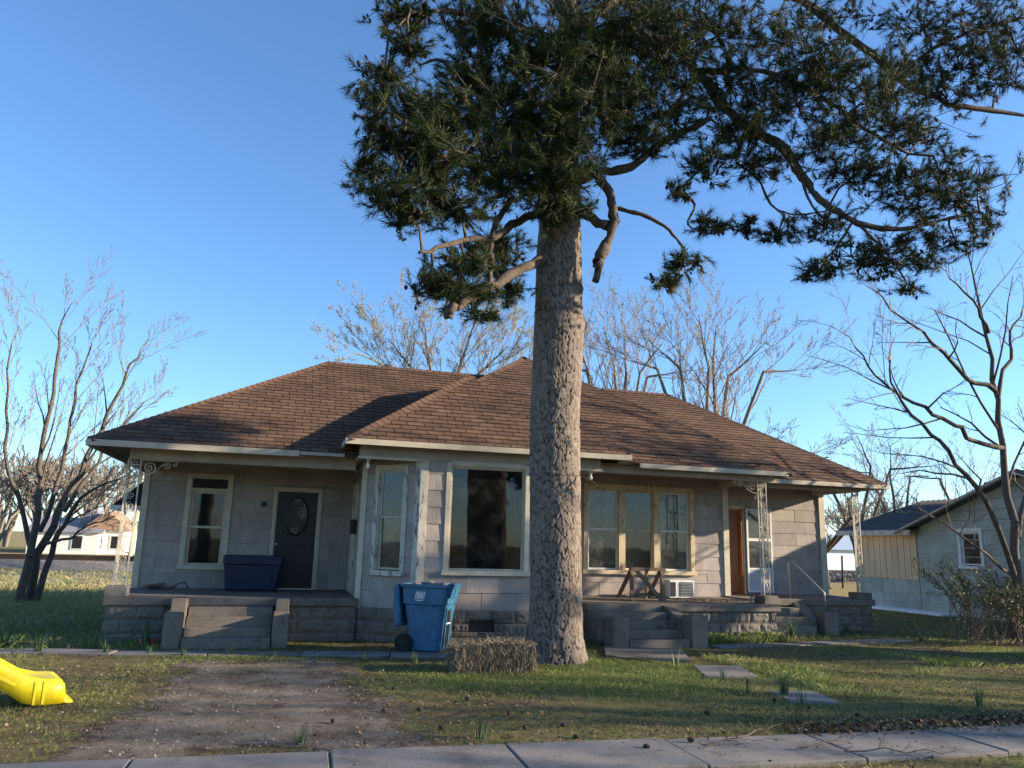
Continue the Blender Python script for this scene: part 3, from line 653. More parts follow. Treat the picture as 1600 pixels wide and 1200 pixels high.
fascia(10.35, 13.78, 15.165, 15.2, 3.265, 3.36); fascia(13.75, 13.785, 15.2, 22.8, 3.265, 3.36)
# --- foundations of rock faced block
def rock_mesh(seed):
    r_ = np.random.default_rng(seed); nx_, nz_ = 9, 5; V = []; 
    for j in range(nz_):
        for i in range(nx_):
            edge = i in (0, nx_ - 1) or j in (0, nz_ - 1)
            V.append((i / (nx_ - 1), 0.0 if edge else -(0.3 + 0.7 * r_.random()), j / (nz_ - 1)))
    Fc = [(j*nx_+i, j*nx_+i+1, (j+1)*nx_+i+1, (j+1)*nx_+i) for j in range(nz_ - 1) for i in range(nx_ - 1)]
    b = len(V); V += [(0, 1, 0), (1, 1, 0), (1, 1, 1), (0, 1, 1)]; Fc += [(0, nx_ - 1, b + 1, b)[::-1], (b + 3, b + 2, nx_*nz_ - 1, nx_*(nz_-1))[::-1], (0, b, b + 3, nx_*(nz_-1))[::-1], (nx_-1, nx_*nz_-1, b + 2, b + 1)[::-1]]
    me = bpy.data.meshes.new('foundation_block'); me.from_pydata(V, [], Fc); me.materials.append(M['block']); return me
ROCK = [rock_mesh(s) for s in range(8)]
def blocks(wf, s0, s1, z0, z1, fnd, ops=(), course=0.23, width=0.46, relief=0.034):
    z = z1; row = 0
    while z > z0 + .01:
        zb = max(z - course, z0 - .1); s = s0 - (row % 2) * width / 2
        while s < s1:
            rs = [(max(s, s0) + .004, min(s + width, s1) - .004, zb + .004, z - .004)]
            for op in ops: rs = [q for r_ in rs for q in subtract([r_], op)]
            for a_, b_, c_, d_ in rs:
                if b_ - a_ < .03 or d_ - c_ < .03: continue
                o = bpy.data.objects.new('foundation_block', ROCK[rng.integers(8)]); COL.objects.link(o)
                o.matrix_world = wf.M @ Matrix.Translation((a_, -.012, c_)) @ Matrix.Diagonal((b_ - a_, relief, d_ - c_, 1)); o.parent = fnd
            s += width
        z -= course; row += 1
def foundation(wf, s0, s1, z0, z1, ops=()):
    m = MB(wf.M); rs = [(s0, s1, z0 - .15, z1)]
    for op in ops: rs = [q for r_ in rs for q in subtract([r_], op)]
    for a_, b_, c_, d_ in rs: m.box(a_, b_, .0, .2, c_, d_)
    f = m.build('foundation', M['concrete'], house); f.matrix_parent_inverse = Matrix.Translation(house.location).inverted(); blocks(wf, s0, s1, z0, z1, f, ops); return f
vent = (0.98, 1.45, .20, .41)
foundation(wfBs, 0, wfBs.L, 0, .57); foundation(wfBc, 0, wfBc.L, 0, .57); f = foundation(wfB, 0, wfB.L, 0, .57, [vent]); foundation(wfBd, 0, wfBd.L, 0, .57); foundation(wfBt, 0, wfBt.L, 0, .57)
m = MB(wfB.M); a, b, c, d = vent
m.box(a, b, -.02, .03, c, c + .02); m.box(a, b, -.02, .03, d - .02, d); m.box(a, a + .02, -.019, .03, c + .02, d - .02); m.box(b - .02, b, -.019, .03, c + .02, d - .02)
for i in range(12):
    t = i / 12 * (b - a + .2) - .1
    for sgn in (1, -1):
        p = [a + t, c + .01] if sgn > 0 else [a + t + .18, c + .01]; q = [p[0] + sgn * .19, d - .01]
        if p[0] < a: k = (a - p[0]) / (q[0] - p[0]); p = [a, p[1] + (q[1] - p[1]) * k]
        if q[0] < a: k = (a - p[0]) / (q[0] - p[0]); q = [a, p[1] + (q[1] - p[1]) * k]
        if q[0] > b: k = (b - p[0]) / (q[0] - p[0]); q = [b, p[1] + (q[1] - p[1]) * k]
        if p[0] > b: k = (b - p[0]) / (q[0] - p[0]); p = [b, p[1] + (q[1] - p[1]) * k]
        if abs(q[0] - p[0]) > .02 and a <= p[0] <= b and a <= q[0] <= b: m.bar((p[0], -.002 * sgn, p[1]), (q[0], -.002 * sgn, q[1]), .011, .004, (0, 1, 0))
m.build('vent_grille', M['black_metal'], house); MB(wfB.M).box(a, b, .1, .12, c, d).build('vent_back', M['concrete'], house)
# --- porches
def porch(name, label):
    o = MB().box(0, .01, 0, .01, -.2, -.19); return o
def part(name, m, mt, parent, bevel=0.012, label=None):
    o = m.build(name, M[mt] if isinstance(mt, str) else mt, parent, bevel=bevel)
    if label: o['label'] = label
    return o
pl = part('porch', MB().box(-2.78, 1.38, 14.56, 16.9, .58, FL), 'concrete', house)
wfp = WF((-2.72, 16.9), (-2.72, 14.64)); foundation(wfp, 0, wfp.L, 0, .58)
wfp = WF((-2.72, 14.64), (-1.6, 14.64)); foundation(wfp, 0, wfp.L, 0, .58)
wfp = WF((.15, 14.64), (1.38, 14.64)); foundation(wfp, 0, wfp.L, 0, .58)
for k in range(4): part('step', MB().box(-1.42 + .001 * k, -.06 - .001 * k, 14.56 - .22 * (k + 1), 14.75, -.05, FL - .144 * (k + 1)), 'concrete', pl)
for x0, x1 in ((-1.71, -1.43), (-.05, .21)):
    part('cheek_wall', MB().box(x0, x1, 13.72, 14.18, -.08, .53), 'concrete', pl, .02); part('cheek_wall', MB().box(x0 + .03, x1 - .01, 14.19, 14.62, -.05, FL + .004), 'concrete', pl, .015)
part('pedestal', MB().box(-2.78, -2.44, 14.58, 14.88, FL, FL + .17), 'concrete_pale', pl)
pr = part('porch', MB().box(5.7, 9.98, 14.22, 16.5, .53, FR), 'concrete', house)
wfp = WF((7.45, 14.3), (9.9, 14.3)); foundation(wfp, 0, wfp.L, 0, .53)
wfp = WF((9.9, 14.3), (9.9, 16.5)); foundation(wfp, 0, wfp.L, 0, .53)
wfp = WF((5.7, 14.3), (6.0, 14.3)); foundation(wfp, 0, wfp.L, 0, .53)
for k in range(4): part('step', MB().box(6.06 + .001 * k, 7.26 - .001 * k, 14.22 - .28 * (k + 1), 14.45, -.05, FR - .134 * (k + 1)), 'concrete', pr)
part('cheek_wall', MB().box(5.74, 6.05, 13.1, 13.5, -.08, .52), 'concrete', pr, .02)
part('cheek_wall', MB().box(5.66, 6.0, 13.52, 14.24, -.05, .58), 'concrete', pr, .12)
part('cheek_wall', MB().box(7.27, 7.6, 13.05, 13.42, -.08, .55), 'concrete', pr, .02)
part('cheek_wall', MB().hexa([(7.28, 13.43, -.05), (7.5, 13.43, -.05), (7.5, 14.24, -.05), (7.28, 14.24, -.05), (7.28, 13.43, .42), (7.5, 13.43, .42), (7.5, 14.3, FR + .006), (7.28, 14.3, FR + .006)]), 'concrete', pr, .012)
part('pedestal', MB().box(9.62, 9.95, 14.26, 14.6, FR, FR + .17), 'concrete', pr)
pw = part('porch', MB().box(9.985, 13.4, 15.45, 17.2, .56, FWG), 'concrete', house)
wfp = WF((11.2, 15.52), (13.34, 15.52)); foundation(wfp, 0, wfp.L, 0, .56)
wfp = WF((13.34, 15.52), (13.34, 17.2)); foundation(wfp, 0, wfp.L, 0, .56)
for k in range(3): part('step', MB().box(10.0, 11.12, 15.45 - .28 * (k + 1), 15.7, -.05, FWG - .17 * (k + 1)), 'concrete', pw)
part('cheek_wall', MB().hexa([(11.13, 14.95, -.05), (11.42, 14.95, -.05), (11.42, 15.5, -.05), (11.13, 15.5, -.05), (11.13, 14.95, .33), (11.42, 14.95, .33), (11.42, 15.55, FWG), (11.13, 15.55, FWG)]), 'concrete', pw, .05)
part('cheek_wall', MB().box(11.43, 11.8, 14.75, 15.1, -.08, .46), 'concrete', pw, .025)
part('pedestal', MB().box(12.98, 13.36, 15.5, 15.85, FWG, FWG + .15), 'concrete', pw)
MB().tube([(11.2, 15.62, FWG), (11.2, 15.62, 1.5), (11.22, 15.6, 1.54), (11.26, 15.55, 1.53), (11.58, 14.98, .92), (11.6, 14.93, .87), (11.6, 14.92, .45)], .02, 10).build('handrail', M['steel'], house, smooth=True)
# --- wrought iron porch posts
def spiral(c, r, ax, turns, start, sgn=1, k=26):
    pts = []
    for i in range(k):
        t = i / (k - 1); rr = r * (1 - .85 * t); an = start + sgn * turns * 2 * math.pi * t
        pts.append(Vector(c) + Vector(ax) * (rr * math.cos(an)) + Vector((0, 0, rr * math.sin(an))))
    return pts
def iron_post(x, y, z0, z1, dirs, w=.22, bracket=None):
    p = MB(); c = Vector((x, y, 0)); corners = [c] + [c + Vector((*d, 0)) * w for d in dirs]
    for q in corners: p.bar((q.x, q.y, z0), (q.x, q.y, z1), .022)
    o = p.build('porch_post', M['iron'], house)
    for d in dirs:
        ax = Vector((*d, 0)); m = MB(); n = 6; H = (z1 - z0) / n
        for i in range(n):
            zb = z0 + i * H; sg = 1 if i % 2 else -1; cc = c + ax * w / 2
            m.tube(spiral(cc + Vector((0, 0, zb + H * .72)) + ax * sg * .01, .075, ax, 1.6, math.pi / 2, sg), .006, 5)
            m.tube(spiral(cc + Vector((0, 0, zb + H * .22)) - ax * sg * .01, .06, ax, 1.4, -math.pi / 2, sg), .006, 5)
            m.tube([cc + ax * sg * w * .48 + Vector((0, 0, zb)), cc + ax * sg * .02 + Vector((0, 0, zb + H * .5)), cc - ax * sg * w * .48 + Vector((0, 0, zb + H))], .006, 5)
            # leaf
            l0 = cc + Vector((0, 0, zb + H * .5)); m.add([l0, l0 + ax * sg * .05 + Vector((0, 0, .03)), l0 + ax * sg * .09 + Vector((0, 0, .01)), l0 + ax * sg * .045 - Vector((0, 0, .015))], [(0, 1, 2, 3)])
        for z in (z0 + .06, z0 + .30, z1 - .1): m.bar(c + Vector((0, 0, z)), c + ax * w + Vector((0, 0, z)), .014)
        m.build('scroll', M['iron'], o)
    for b in bracket or []:
        ax = Vector((*b, 0)); s = c + ax * (w if b in dirs else 0); m = MB(); zt = z1
        m.bar(s + Vector((0, 0, zt - .015)), s + ax * .62 + Vector((0, 0, zt - .015)), .016)
        m.tube(spiral(s + ax * .14 + Vector((0, 0, zt - .14)), .115, ax, 1.7, -math.pi / 2, 1), .008, 5)
        m.tube([s + ax * .02 + Vector((0, 0, zt - .28)), s + ax * .14 + Vector((0, 0, zt - .255)), s + ax * .26 + Vector((0, 0, zt - .2)), s + ax * .33 + Vector((0, 0, zt - .1)), s + ax * .42 + Vector((0, 0, zt - .04))], .008, 5)
        m.tube(spiral(s + ax * .42 + Vector((0, 0, zt - .1)), .06, ax, 1.4, math.pi / 2, -1), .007, 5)
        m.tube(spiral(s + ax * .56 + Vector((0, 0, zt - .06)), .04, ax, 1.2, math.pi, 1), .006, 5)
        m.tube(spiral(s + ax * .06 + Vector((0, 0, zt - .36)), .045, ax, 1.3, math.pi / 2, 1), .006, 5)
        m.build('bracket', M['iron'], o)
iron_post(-2.68, 14.68, FL + .17, 3.03, [(1, 0), (0, 1)], .2, [(1, 0)])
iron_post(9.9, 14.47, FR + .17, 3.23, [(-1, 0), (0, 1)], .2, [(-1, 0)])
iron_post(13.24, 15.62, FWG + .15, 3.22, [(-1, 0), (0, 1)], .18)
# --- bare bulbs under the bay corners, awning on the side window
for x, y in ((1.36, 14.0), (5.66, 14.0)):
    o = MB().lathe((x, y, 3.2), [(.0, 0), (.05, 0), (.05, -.03), (.028, -.05), (.026, -.08)][::-1], 14).build('lamp_socket', M['white'], house, smooth=True)
    MB().lathe((x, y, 3.12), [(.0, -.115), (.02, -.11), (.036, -.085), (.036, -.06), (.022, -.02), (.018, 0)], 14).build('bulb', M['bulb'], o, smooth=True)
aw = MB(); y0, y1 = 17.25, 18.5; X0 = -2.74
aw.add([(X0, y0, 2.88), (X0, y1, 2.88), (X0 - .62, y1, 2.30), (X0 - .62, y0, 2.30), (X0, y0, 2.28), (X0, y1, 2.28)], [(0, 1, 2, 3), (0, 3, 4), (1, 5, 2)])
aw = aw.build('awning', M['awning'], house); m = MB()
for i in range(8):
    a_ = y0 + (y1 - y0) * i / 8; b_ = y0 + (y1 - y0) * (i + 1) / 8; c_ = (a_ + b_) / 2
    m.add([(X0 - .625, a_, 2.31), (X0 - .625, b_, 2.31), (X0 - .625, b_, 2.24), (X0 - .625, c_, 2.19), (X0 - .625, a_, 2.24)], [(0, 1, 2, 3, 4)])
for i in range(4):
    a_ = X0 - .62 * i / 4; b_ = X0 - .62 * (i + 1) / 4; m.add([(a_, y0 - .006, 2.31), (b_, y0 - .006, 2.31), (b_, y0 - .006, 2.24), ((a_ + b_) / 2, y0 - .006, 2.19), (a_, y0 - .006, 2.24)], [(0, 1, 2, 3, 4)])
m.build('valance', M['white'], aw)
# ------------------------------------------------------------------ pine tree
PX, PY = 4.15, 11.75
pine = empty('pine_tree', (PX, PY, 0), 'tall pine tree with a thick cracked trunk in front of the house', 'tree')
zc = np.array([-.2, 0, .35, 1.28, 3.8, 5.2, 6.8, 9, 12, 15.5]); xc = np.array([4.22, 4.22, 4.2, 4.18, 4.11, 4.15, 4.14, 4.2, 4.3, 4.35]); rc = np.array([.50, .455, .42, .40, .39, .395, .36, .27, .17, .04])
def trunk_c(z): return np.interp(z, zc, xc)
def trunk_r(z): return np.interp(z, zc, rc)
def cell_field(u, v, period, seed):
    """F1, F2-F1 and cell random on a jittered grid, periodic in u"""
    iu = np.floor(u).astype(int); iv = np.floor(v).astype(int); f1 = np.full(u.shape, 9.0); f2 = np.full(u.shape, 9.0); cid = np.zeros(u.shape)
    def h(a, b, k): x = np.sin(a * 12.9898 + b * 78.233 + k * 37.7 + seed) * 43758.5453; return x - np.floor(x)
    for du in (-1, 0, 1):
        for dv in (-1, 0, 1):
            a = iu + du; b = iv + dv; am = np.mod(a, period)
            px_ = a + .15 + .7 * h(am, b, 1); pv = b + .15 + .7 * h(am, b, 2); dd = np.maximum(np.abs(u - px_) * 1.0, 0) ** 2 + (v - pv) ** 2; dd = np.sqrt(dd)
            nearer = dd < f1; f2 = np.where(nearer, f1, np.minimum(f2, dd)); cid = np.where(nearer, h(am, b, 3), cid); f1 = np.where(nearer, dd, f1)
    return f1, f2 - f1, cid
NU, NV = 212, 430; ZT = 8.2
uu, vv = np.meshgrid(np.arange(NU) / NU, np.linspace(-.2, ZT, NV)); per = 30; tha = uu * 2 * math.pi
def cyl_noise(s, seed): return fbm(np.cos(tha) * s * .45 + 7, np.sin(tha) * s * .45 + vv * s * .5, 1.0, seed) - .5
wu = cyl_noise(9, 5) * 1.5 + cyl_noise(30, 6) * .45; wv = cyl_noise(7, 7) * 1.6 + cyl_noise(26, 8) * .4
f1, edge, cid = cell_field(uu * per + wu, vv / .2 + wv + .25 * np.floor(uu * per) , per, 1.0)
f1b, edgeb, cidb = cell_field(uu * per * 2 + wu * 1.5, vv / .07 + wv * 2, per * 2, 4.0)
wid_ = .06 + .08 * np.clip(cyl_noise(5, 9) + .5, 0, 1); plate = np.clip((edge - .01) / wid_, 0, 1); plate = plate * plate * (3 - 2 * plate)
hgt = plate * (.62 + .38 * cid) * (.82 + .18 * np.clip(edgeb / .15, 0, 1)) + .12 * cyl_noise(40, 10)
rad = trunk_r(vv) + (hgt - .6) * .030
th = uu * 2 * math.pi
rad *= 1 + .035 * np.sin(2 * th + vv * .4) + .02 * np.sin(3 * th - vv * .7)
flare = np.exp(-np.clip(vv, 0, 9) / .25); rad += flare * (.03 + .035 * np.sin(th * 5 + 1))
def knot(th0, z0, sr, h_): 
    global rad; dth = np.angle(np.exp(1j * (th - th0))) * .42; rad = rad + h_ * np.exp(-(dth ** 2 + (vv - z0) ** 2) / sr ** 2)
knot(-.1, 5.4, .11, .09); knot(-2.5, 5.75, .13, .10); knot(-.9, 5.95, .12, .08); knot(-2.0, 4.4, .09, .03); knot(-1.2, 3.35, .07, .035); knot(-1.0, 2.75, .1, .03)
ring = .012 * np.sin(vv * 60) * (np.exp(-((vv - 3.6) / .07) ** 2) + np.exp(-((vv - 2.85) / .05) ** 2) + np.exp(-((vv - 5.6) / .1) ** 2)); rad += ring
V = np.stack([trunk_c(vv) + rad * np.cos(th), PY + rad * np.sin(th), vv], -1).reshape(-1, 3)
idx = np.arange(NU * NV).reshape(NV, NU); nx_ = np.roll(idx, -1, 1)
Fc = np.stack([idx[:-1], nx_[:-1], nx_[1:], idx[1:]], -1).reshape(-1, 4)
tb = np.clip(hgt * .85 + .1 * cidb - .05, 0, 1)
trunk = mesh_np('trunk', V, Fc, M['pine_bark'], pine, tint=tb.ravel(), tint_dom='POINT')
m = MB(); zs = np.linspace(ZT - .15, 15.5, 14); m.tube([(trunk_c(z), PY, z) for z in zs], [trunk_r(z) - .01 for z in zs], 14).build('upper_trunk', M['pine_limb'], pine, smooth=True)

limb_pts = []     # sample points with radius, for hanging sub branches
def limb(pts, r0, r1, dy=0.0, name='limb'):
    """pts: (px, py, depth offset from trunk)"""
    P = [Vector(at_y(x, y, PY + d)) for x, y, d in pts]; Q = []; n = len(P)
    for i in range(n - 1):          # catmull-rom
        p0, p1, p2, p3 = P[max(i-1, 0)], P[i], P[i+1], P[min(i+2, n-1)]
        for k in range(5):
            t = k / 5; Q.append(.5 * ((2*p1) + (p2-p0)*t + (2*p0-5*p1+4*p2-p3)*t*t + (3*p1-p0-3*p2+p3)*t**3))
    Q.append(P[-1]); K = len(Q); r0 *= .82; r1 *= .82; rr = [r0 + (r1 - r0) * i / (K - 1) for i in range(K)]
    Q = [q + Vector(rng.normal(size=3)) * rr[i] * .25 if 0 < i < K - 1 else q for i, q in enumerate(Q)]
    o = MB().tube(Q, [r * (1 + .12 * rng.normal()) for r in rr], 10).build(name, M['pine_limb'], pine, smooth=True)
    limb_pts.extend([(np.array(q), r) for q, r in zip(Q, rr)]); return o
limb([(872, 395, 0), (842, 408, -.25), (800, 428, -.5), (760, 452, -.65), (722, 475, -.75), (704, 484, -.8), (701, 497, -.8)], .11, .075)
limb([(760, 455, -.65), (768, 420, -.6), (766, 385, -.6), (775, 350, -.5), (800, 310, -.3)], .055, .06)
limb([(850, 330, 0), (800, 350, -.3), (768, 375, -.5), (735, 372, -.8), (690, 385, -1.1), (655, 395, -1.3)], .09, .03)
limb([(850, 300, 0), (790, 270, -.5), (720, 255, -1.0), (650, 235, -1.4), (595, 225, -1.6)], .10, .03)
limb([(850, 200, 0), (790, 150, .3), (720, 130, .6), (690, 95, .8), (655, 102, .9)], .09, .02)
limb([(860, 130, 0), (800, 60, -.6), (720, 20, -1.0), (640, 20, -1.4)], .09, .03)
# hanging cut stub beside the trunk
limb([(895, 285, -.1), (925, 262, -.35), (950, 300, -.5), (958, 345, -.55), (945, 385, -.55), (930, 440, -.55)], .12, .07)
limb([(905, 325, -.2), (930, 345, -.4), (950, 352, -.52)], .10, .11); limb([(948, 380, -.55), (938, 405, -.65), (934, 412, -.68)], .12, .11)
# right side
limb([(885, 290, 0), (935, 270, -.3), (985, 262, -.5), (1030, 225, -.6), (1070, 205, -.7), (1110, 185, -.8)], .11, .06)
limb([(890, 100, 0), (980, 60, .1), (1050, 70, .1), (1095, 118, -.1), (1135, 170, -.3), (1180, 205, -.5), (1228, 235, -.7), (1255, 280, -.8), (1290, 320, -.9), (1340, 348, -1.0), (1400, 358, -1.1), (1470, 345, -1.2), (1530, 330, -1.3)], .17, .03)
limb([(1255, 282, -.8), (1262, 310, -.85), (1285, 340, -.9), (1300, 350, -.9)], .035, .02)
limb([(1340, 348, -1.0), (1380, 390, -1.1), (1410, 430, -1.2), (1420, 452, -1.2)], .035, .012)
limb([(1330, 350, -.9), (1300, 395, -.9), (1260, 425, -1.0), (1235, 440, -1.0)], .03, .01)
limb([(955, 325, -.5), (1000, 335, -.7), (1045, 360, -.8), (1070, 395, -.9), (1060, 430, -1.0)], .05, .015)
limb([(1150, 255, -.5), (1185, 280, -.5), (1205, 320, -.6), (1240, 335, -.6), (1290, 330, -.6)], .035, .015)
limb([(1060, 290, -.5), (1085, 320, -.6), (1075, 350, -.6), (1110, 365, -.6), (1160, 350, -.6)], .03, .012)
limb([(900, 40, 0), (1050, -40, .5), (1200, -30, .8), (1330, 60, .6), (1400, 120, .3), (1480, 162, .1), (1550, 172, 0), (1625, 185, 0)], .15, .04)
limb([(1400, 120, .3), (1470, 70, .0), (1550, 40, -.3), (1640, 20, -.5)], .06, .03)
limb([(1090, 115, 0), (1190, 110, -.5), (1280, 150, -.9), (1350, 200, -1.2), (1420, 240, -1.4)], .07, .03)
limb([(880, 60, 0), (900, -60, -1.0), (960, -160, -1.8)], .1, .04); limb([(880, 20, 0), (800, -100, .8), (700, -180, 1.6)], .1, .04)

# foliage clumps: (px, py, rx, ry, depth, cones)
CL = [(622,18,32,18,-1.3,1),(600,112,34,24,-1.2,1),(655,25,22,14,-1.2,1),(598,205,40,28,-1.6,1),(650,165,42,26,-1.3,.4),(700,195,60,40,-1.0,.3),(610,300,52,28,-1.5,.3),(675,265,62,38,-1.2,.4),(655,225,55,30,-1.4,.4),(640,335,34,16,-1.3,1),
 (745,120,52,48,-.6,.3),(760,40,60,42,-.8,.2),(800,180,70,52,-.6,.2),(775,270,66,44,-.7,.3),(715,325,55,26,-1.0,.6),(850,80,70,60,-.9,.2),(880,190,70,56,-.9,.1),(870,270,60,40,-.9,.1),(860,325,46,22,-.8,.1),(905,330,26,14,-.7,.1),(820,235,60,40,.8,.2),(930,120,60,60,.9,.2),
 (950,50,70,55,-.9,.2),(965,150,62,52,-.9,.2),(990,215,52,32,-.7,.2),(1040,85,70,56,-.9,.2),(1055,175,48,36,-.9,.2),(1020,20,70,30,.8,.2),(1120,40,70,46,-.7,.2),(1140,120,52,40,-.9,.2),(1150,205,50,36,-.9,.4),(1190,165,55,36,.6,.3),(1100,255,46,24,-.8,.6),(1190,250,50,28,-.9,.5),
 (1225,55,60,36,-.8,.2),(1245,150,62,40,-1.2,.2),(1265,100,55,36,-1.4,.1),(1300,125,50,38,-1.3,.1),(1325,195,54,34,-1.3,.3),(1280,225,46,26,-1.2,.4),(1360,150,46,34,-1.2,.2),(1395,110,40,30,-.6,.3),(1300,20,60,24,.4,.8),(1400,195,50,28,-1.2,.5),(1440,215,44,16,-1.0,1),
 (1440,30,60,34,-.3,.2),(1530,30,70,40,-.4,.2),(1590,70,50,40,-.4,.2),(1500,95,60,36,-.3,.3),(1560,120,50,28,-.3,.4),(1440,120,46,30,.2,.4),(1480,150,40,20,0,.9),
 (1330,270,50,24,-1.0,.6),(1400,275,55,26,-1.2,.6),(1470,265,46,22,-1.3,.3),(1530,270,36,18,-1.3,.1),(1500,305,55,22,-1.3,.4),(1440,315,50,22,-1.2,.6),(1535,345,30,18,-1.3,.2),(1495,375,50,18,-1.3,.5),(1420,370,46,20,-1.2,.8),(1380,410,46,20,-1.1,.9),(1440,408,30,14,-1.2,.8),(1330,395,36,18,-1.0,1),(1280,425,40,14,-1.0,1.2),(1420,450,24,8,-1.2,1),
 (1215,360,32,18,-.8,1),(1165,355,22,14,-.7,1),(1070,410,32,20,-.9,.5),(1045,440,26,14,-1.0,1),(1110,350,30,18,-.6,1.2),(1290,350,44,20,-.9,.8),(1060,300,24,14,-.7,1),
 (715,420,52,24,-.7,.3),(675,440,34,20,-.9,.4),(780,415,32,28,-.3,.3),(745,458,46,20,-.6,.4),(800,455,28,20,-.2,.2),(755,490,30,10,-.7,.1),(700,455,46,22,-.7,.3),(735,400,44,22,-.4,.3),(790,380,40,22,-.3,.2),(580,150,30,22,-1.3,.5),(580,260,28,20,-1.5,.4),(640,70,30,20,-1.3,.8)]
for k in range(34):      # crown above the frame
    an = rng.uniform(0, 2 * math.pi); zz = rng.uniform(11, 15.5); rr_ = rng.uniform(.5, 4.2) * (1 - (zz - 11) / 8)
    CL.append((None, np.array([trunk_c(zz) + rr_ * 1.2 * math.cos(an) + .8, PY + rr_ * math.sin(an), zz]), .75, .5, 0, .2))
tuft_c, tuft_d, tuft_n, cones = [], [], [], []
S0, S1, Q0, Q1 = [], [], [], []
LPp = np.array([p for p, r in limb_pts]); 
for c in CL:
    if c[0] is None: ctr = c[1]; ax = np.array([c[2] * 1.3, c[2] * 1.3, c[3] * 1.2]); n = 60
    else:
        ctr = at_y(c[0], c[1], PY + c[4]); s = np.linalg.norm(ctr - CAMP) / F_PX; ax = np.array([c[2] * s, min(.9, c[2] * s * 1.0), c[3] * s]); n = int(9 + c[2] * c[3] / (14 if c[1] < 330 and 600 < c[0] < 1020 else 20))
    near = np.linalg.norm(LPp - ctr, axis=1); root = LPp[near.argmin()]
    if c[0] is None: root = np.array([trunk_c(ctr[2] - .8), PY, ctr[2] - .8])
    mid = (root + ctr) / 2 + rng.normal(size=3) * .08 + np.array([0, 0, .05])
    hub = ctr - np.array([0, 0, ax[2] * .35])
    prev = root
    for q, r_ in ((mid, .022), (hub, .016)): S0.append(prev); S1.append(q); Q0.append(r_ + .006); Q1.append(r_); prev = q
    ks = max(3, n // 6); subs = [hub + (ctr + rng.normal(size=3) * ax * .55 - hub) * .8 for _ in range(ks)]
    for sb in subs: S0.append(hub); S1.append(sb); Q0.append(.012); Q1.append(.007)
    for _ in range(n):
        u = rng.normal(size=3) * .52
        p = ctr + u * ax; sb = subs[np.argmin([np.linalg.norm(p - s_) for s_ in subs])]
        S0.append(sb); S1.append(p); Q0.append(.006); Q1.append(.004)
        d = p - sb; d /= np.linalg.norm(d) + 1e-6; d = d + np.array([0, 0, .35]) + rng.normal(size=3) * .25; d /= np.linalg.norm(d)
        tuft_c.append(p); tuft_d.append(d)
        if rng.random() < c[5] * .4:
            for _ in range(rng.integers(1, 4)): cones.append(sb + (p - sb) * rng.uniform(.2, .95) + rng.normal(size=3) * .04 - np.array([0, 0, .03]))
segs_mesh('branch', S0, S1, Q0, Q1, 3, M['pine_limb'], pine)
tuft_c = np.array(tuft_c); tuft_d = np.array(tuft_d); NT = len(tuft_c); NN = 50
# needles: each a thin triangle fanning out of the shoot end
C_ = np.repeat(tuft_c, NN, 0); D_ = np.repeat(tuft_d, NN, 0); n = len(C_)
rd = rng.normal(size=(n, 3)); rd /= np.linalg.norm(rd, axis=1, keepdims=True)
dirv = D_ * rng.uniform(.35, 1.4, (n, 1)) + rd * .66; dirv /= np.linalg.norm(dirv, axis=1, keepdims=True)
base = C_ - D_ * (rng.uniform(-.02, .2, (n, 1))); ln = rng.uniform(.11, .21, (n, 1)) * np.repeat(rng.uniform(.65, 1.25, (NT, 1)), NN, 0); tip = base + dirv * ln; tip[:, 2] -= .03 * rng.random(n)
side = np.cross(dirv, rng.normal(size=(n, 3))); side /= np.linalg.norm(side, axis=1, keepdims=True); wd = .0047
V = np.stack([base - side * wd, base + side * wd, tip], 1).reshape(-1, 3)
tn = np.clip(np.repeat(rng.uniform(.05, .75, NT), NN) + rng.normal(size=n) * .14, 0, 1)
o = mesh_np('foliage', V, np.arange(n * 3).reshape(-1, 3), M['needle'], pine, tint=tn); o['kind'] = 'stuff'
# cones: small tapered ovoids
cones = np.array(cones); kc = 5; prof = [(.006, .032), (.023, .012), (.022, -.012), (.005, -.034)]
an = np.arange(kc) / kc * 2 * math.pi; loc = np.array([[(r_ * math.cos(a), r_ * math.sin(a), z) for a in an] for r_, z in prof]).reshape(-1, 3)
tl = rng.normal(size=(len(cones), 2)) * .5; sc_ = rng.uniform(.8, 1.35, (len(cones), 1, 1))
LV = np.repeat(loc[None], len(cones), 0) * sc_; LV[:, :, 0] += LV[:, :, 2] * tl[:, 0:1]; LV[:, :, 1] += LV[:, :, 2] * tl[:, 1:2]
V = (LV + cones[:, None]).reshape(-1, 3); np5 = len(prof); fq = np.array([(i*kc+j, i*kc+(j+1) % kc, (i+1)*kc+(j+1) % kc, (i+1)*kc+j) for i in range(np5 - 1) for j in range(kc)])
o = mesh_np('pine_cone', V, (fq[None] + (np.arange(len(cones)) * kc * np5)[:, None, None]).reshape(-1, 4), M['cone'], pine); o['kind'] = 'stuff'
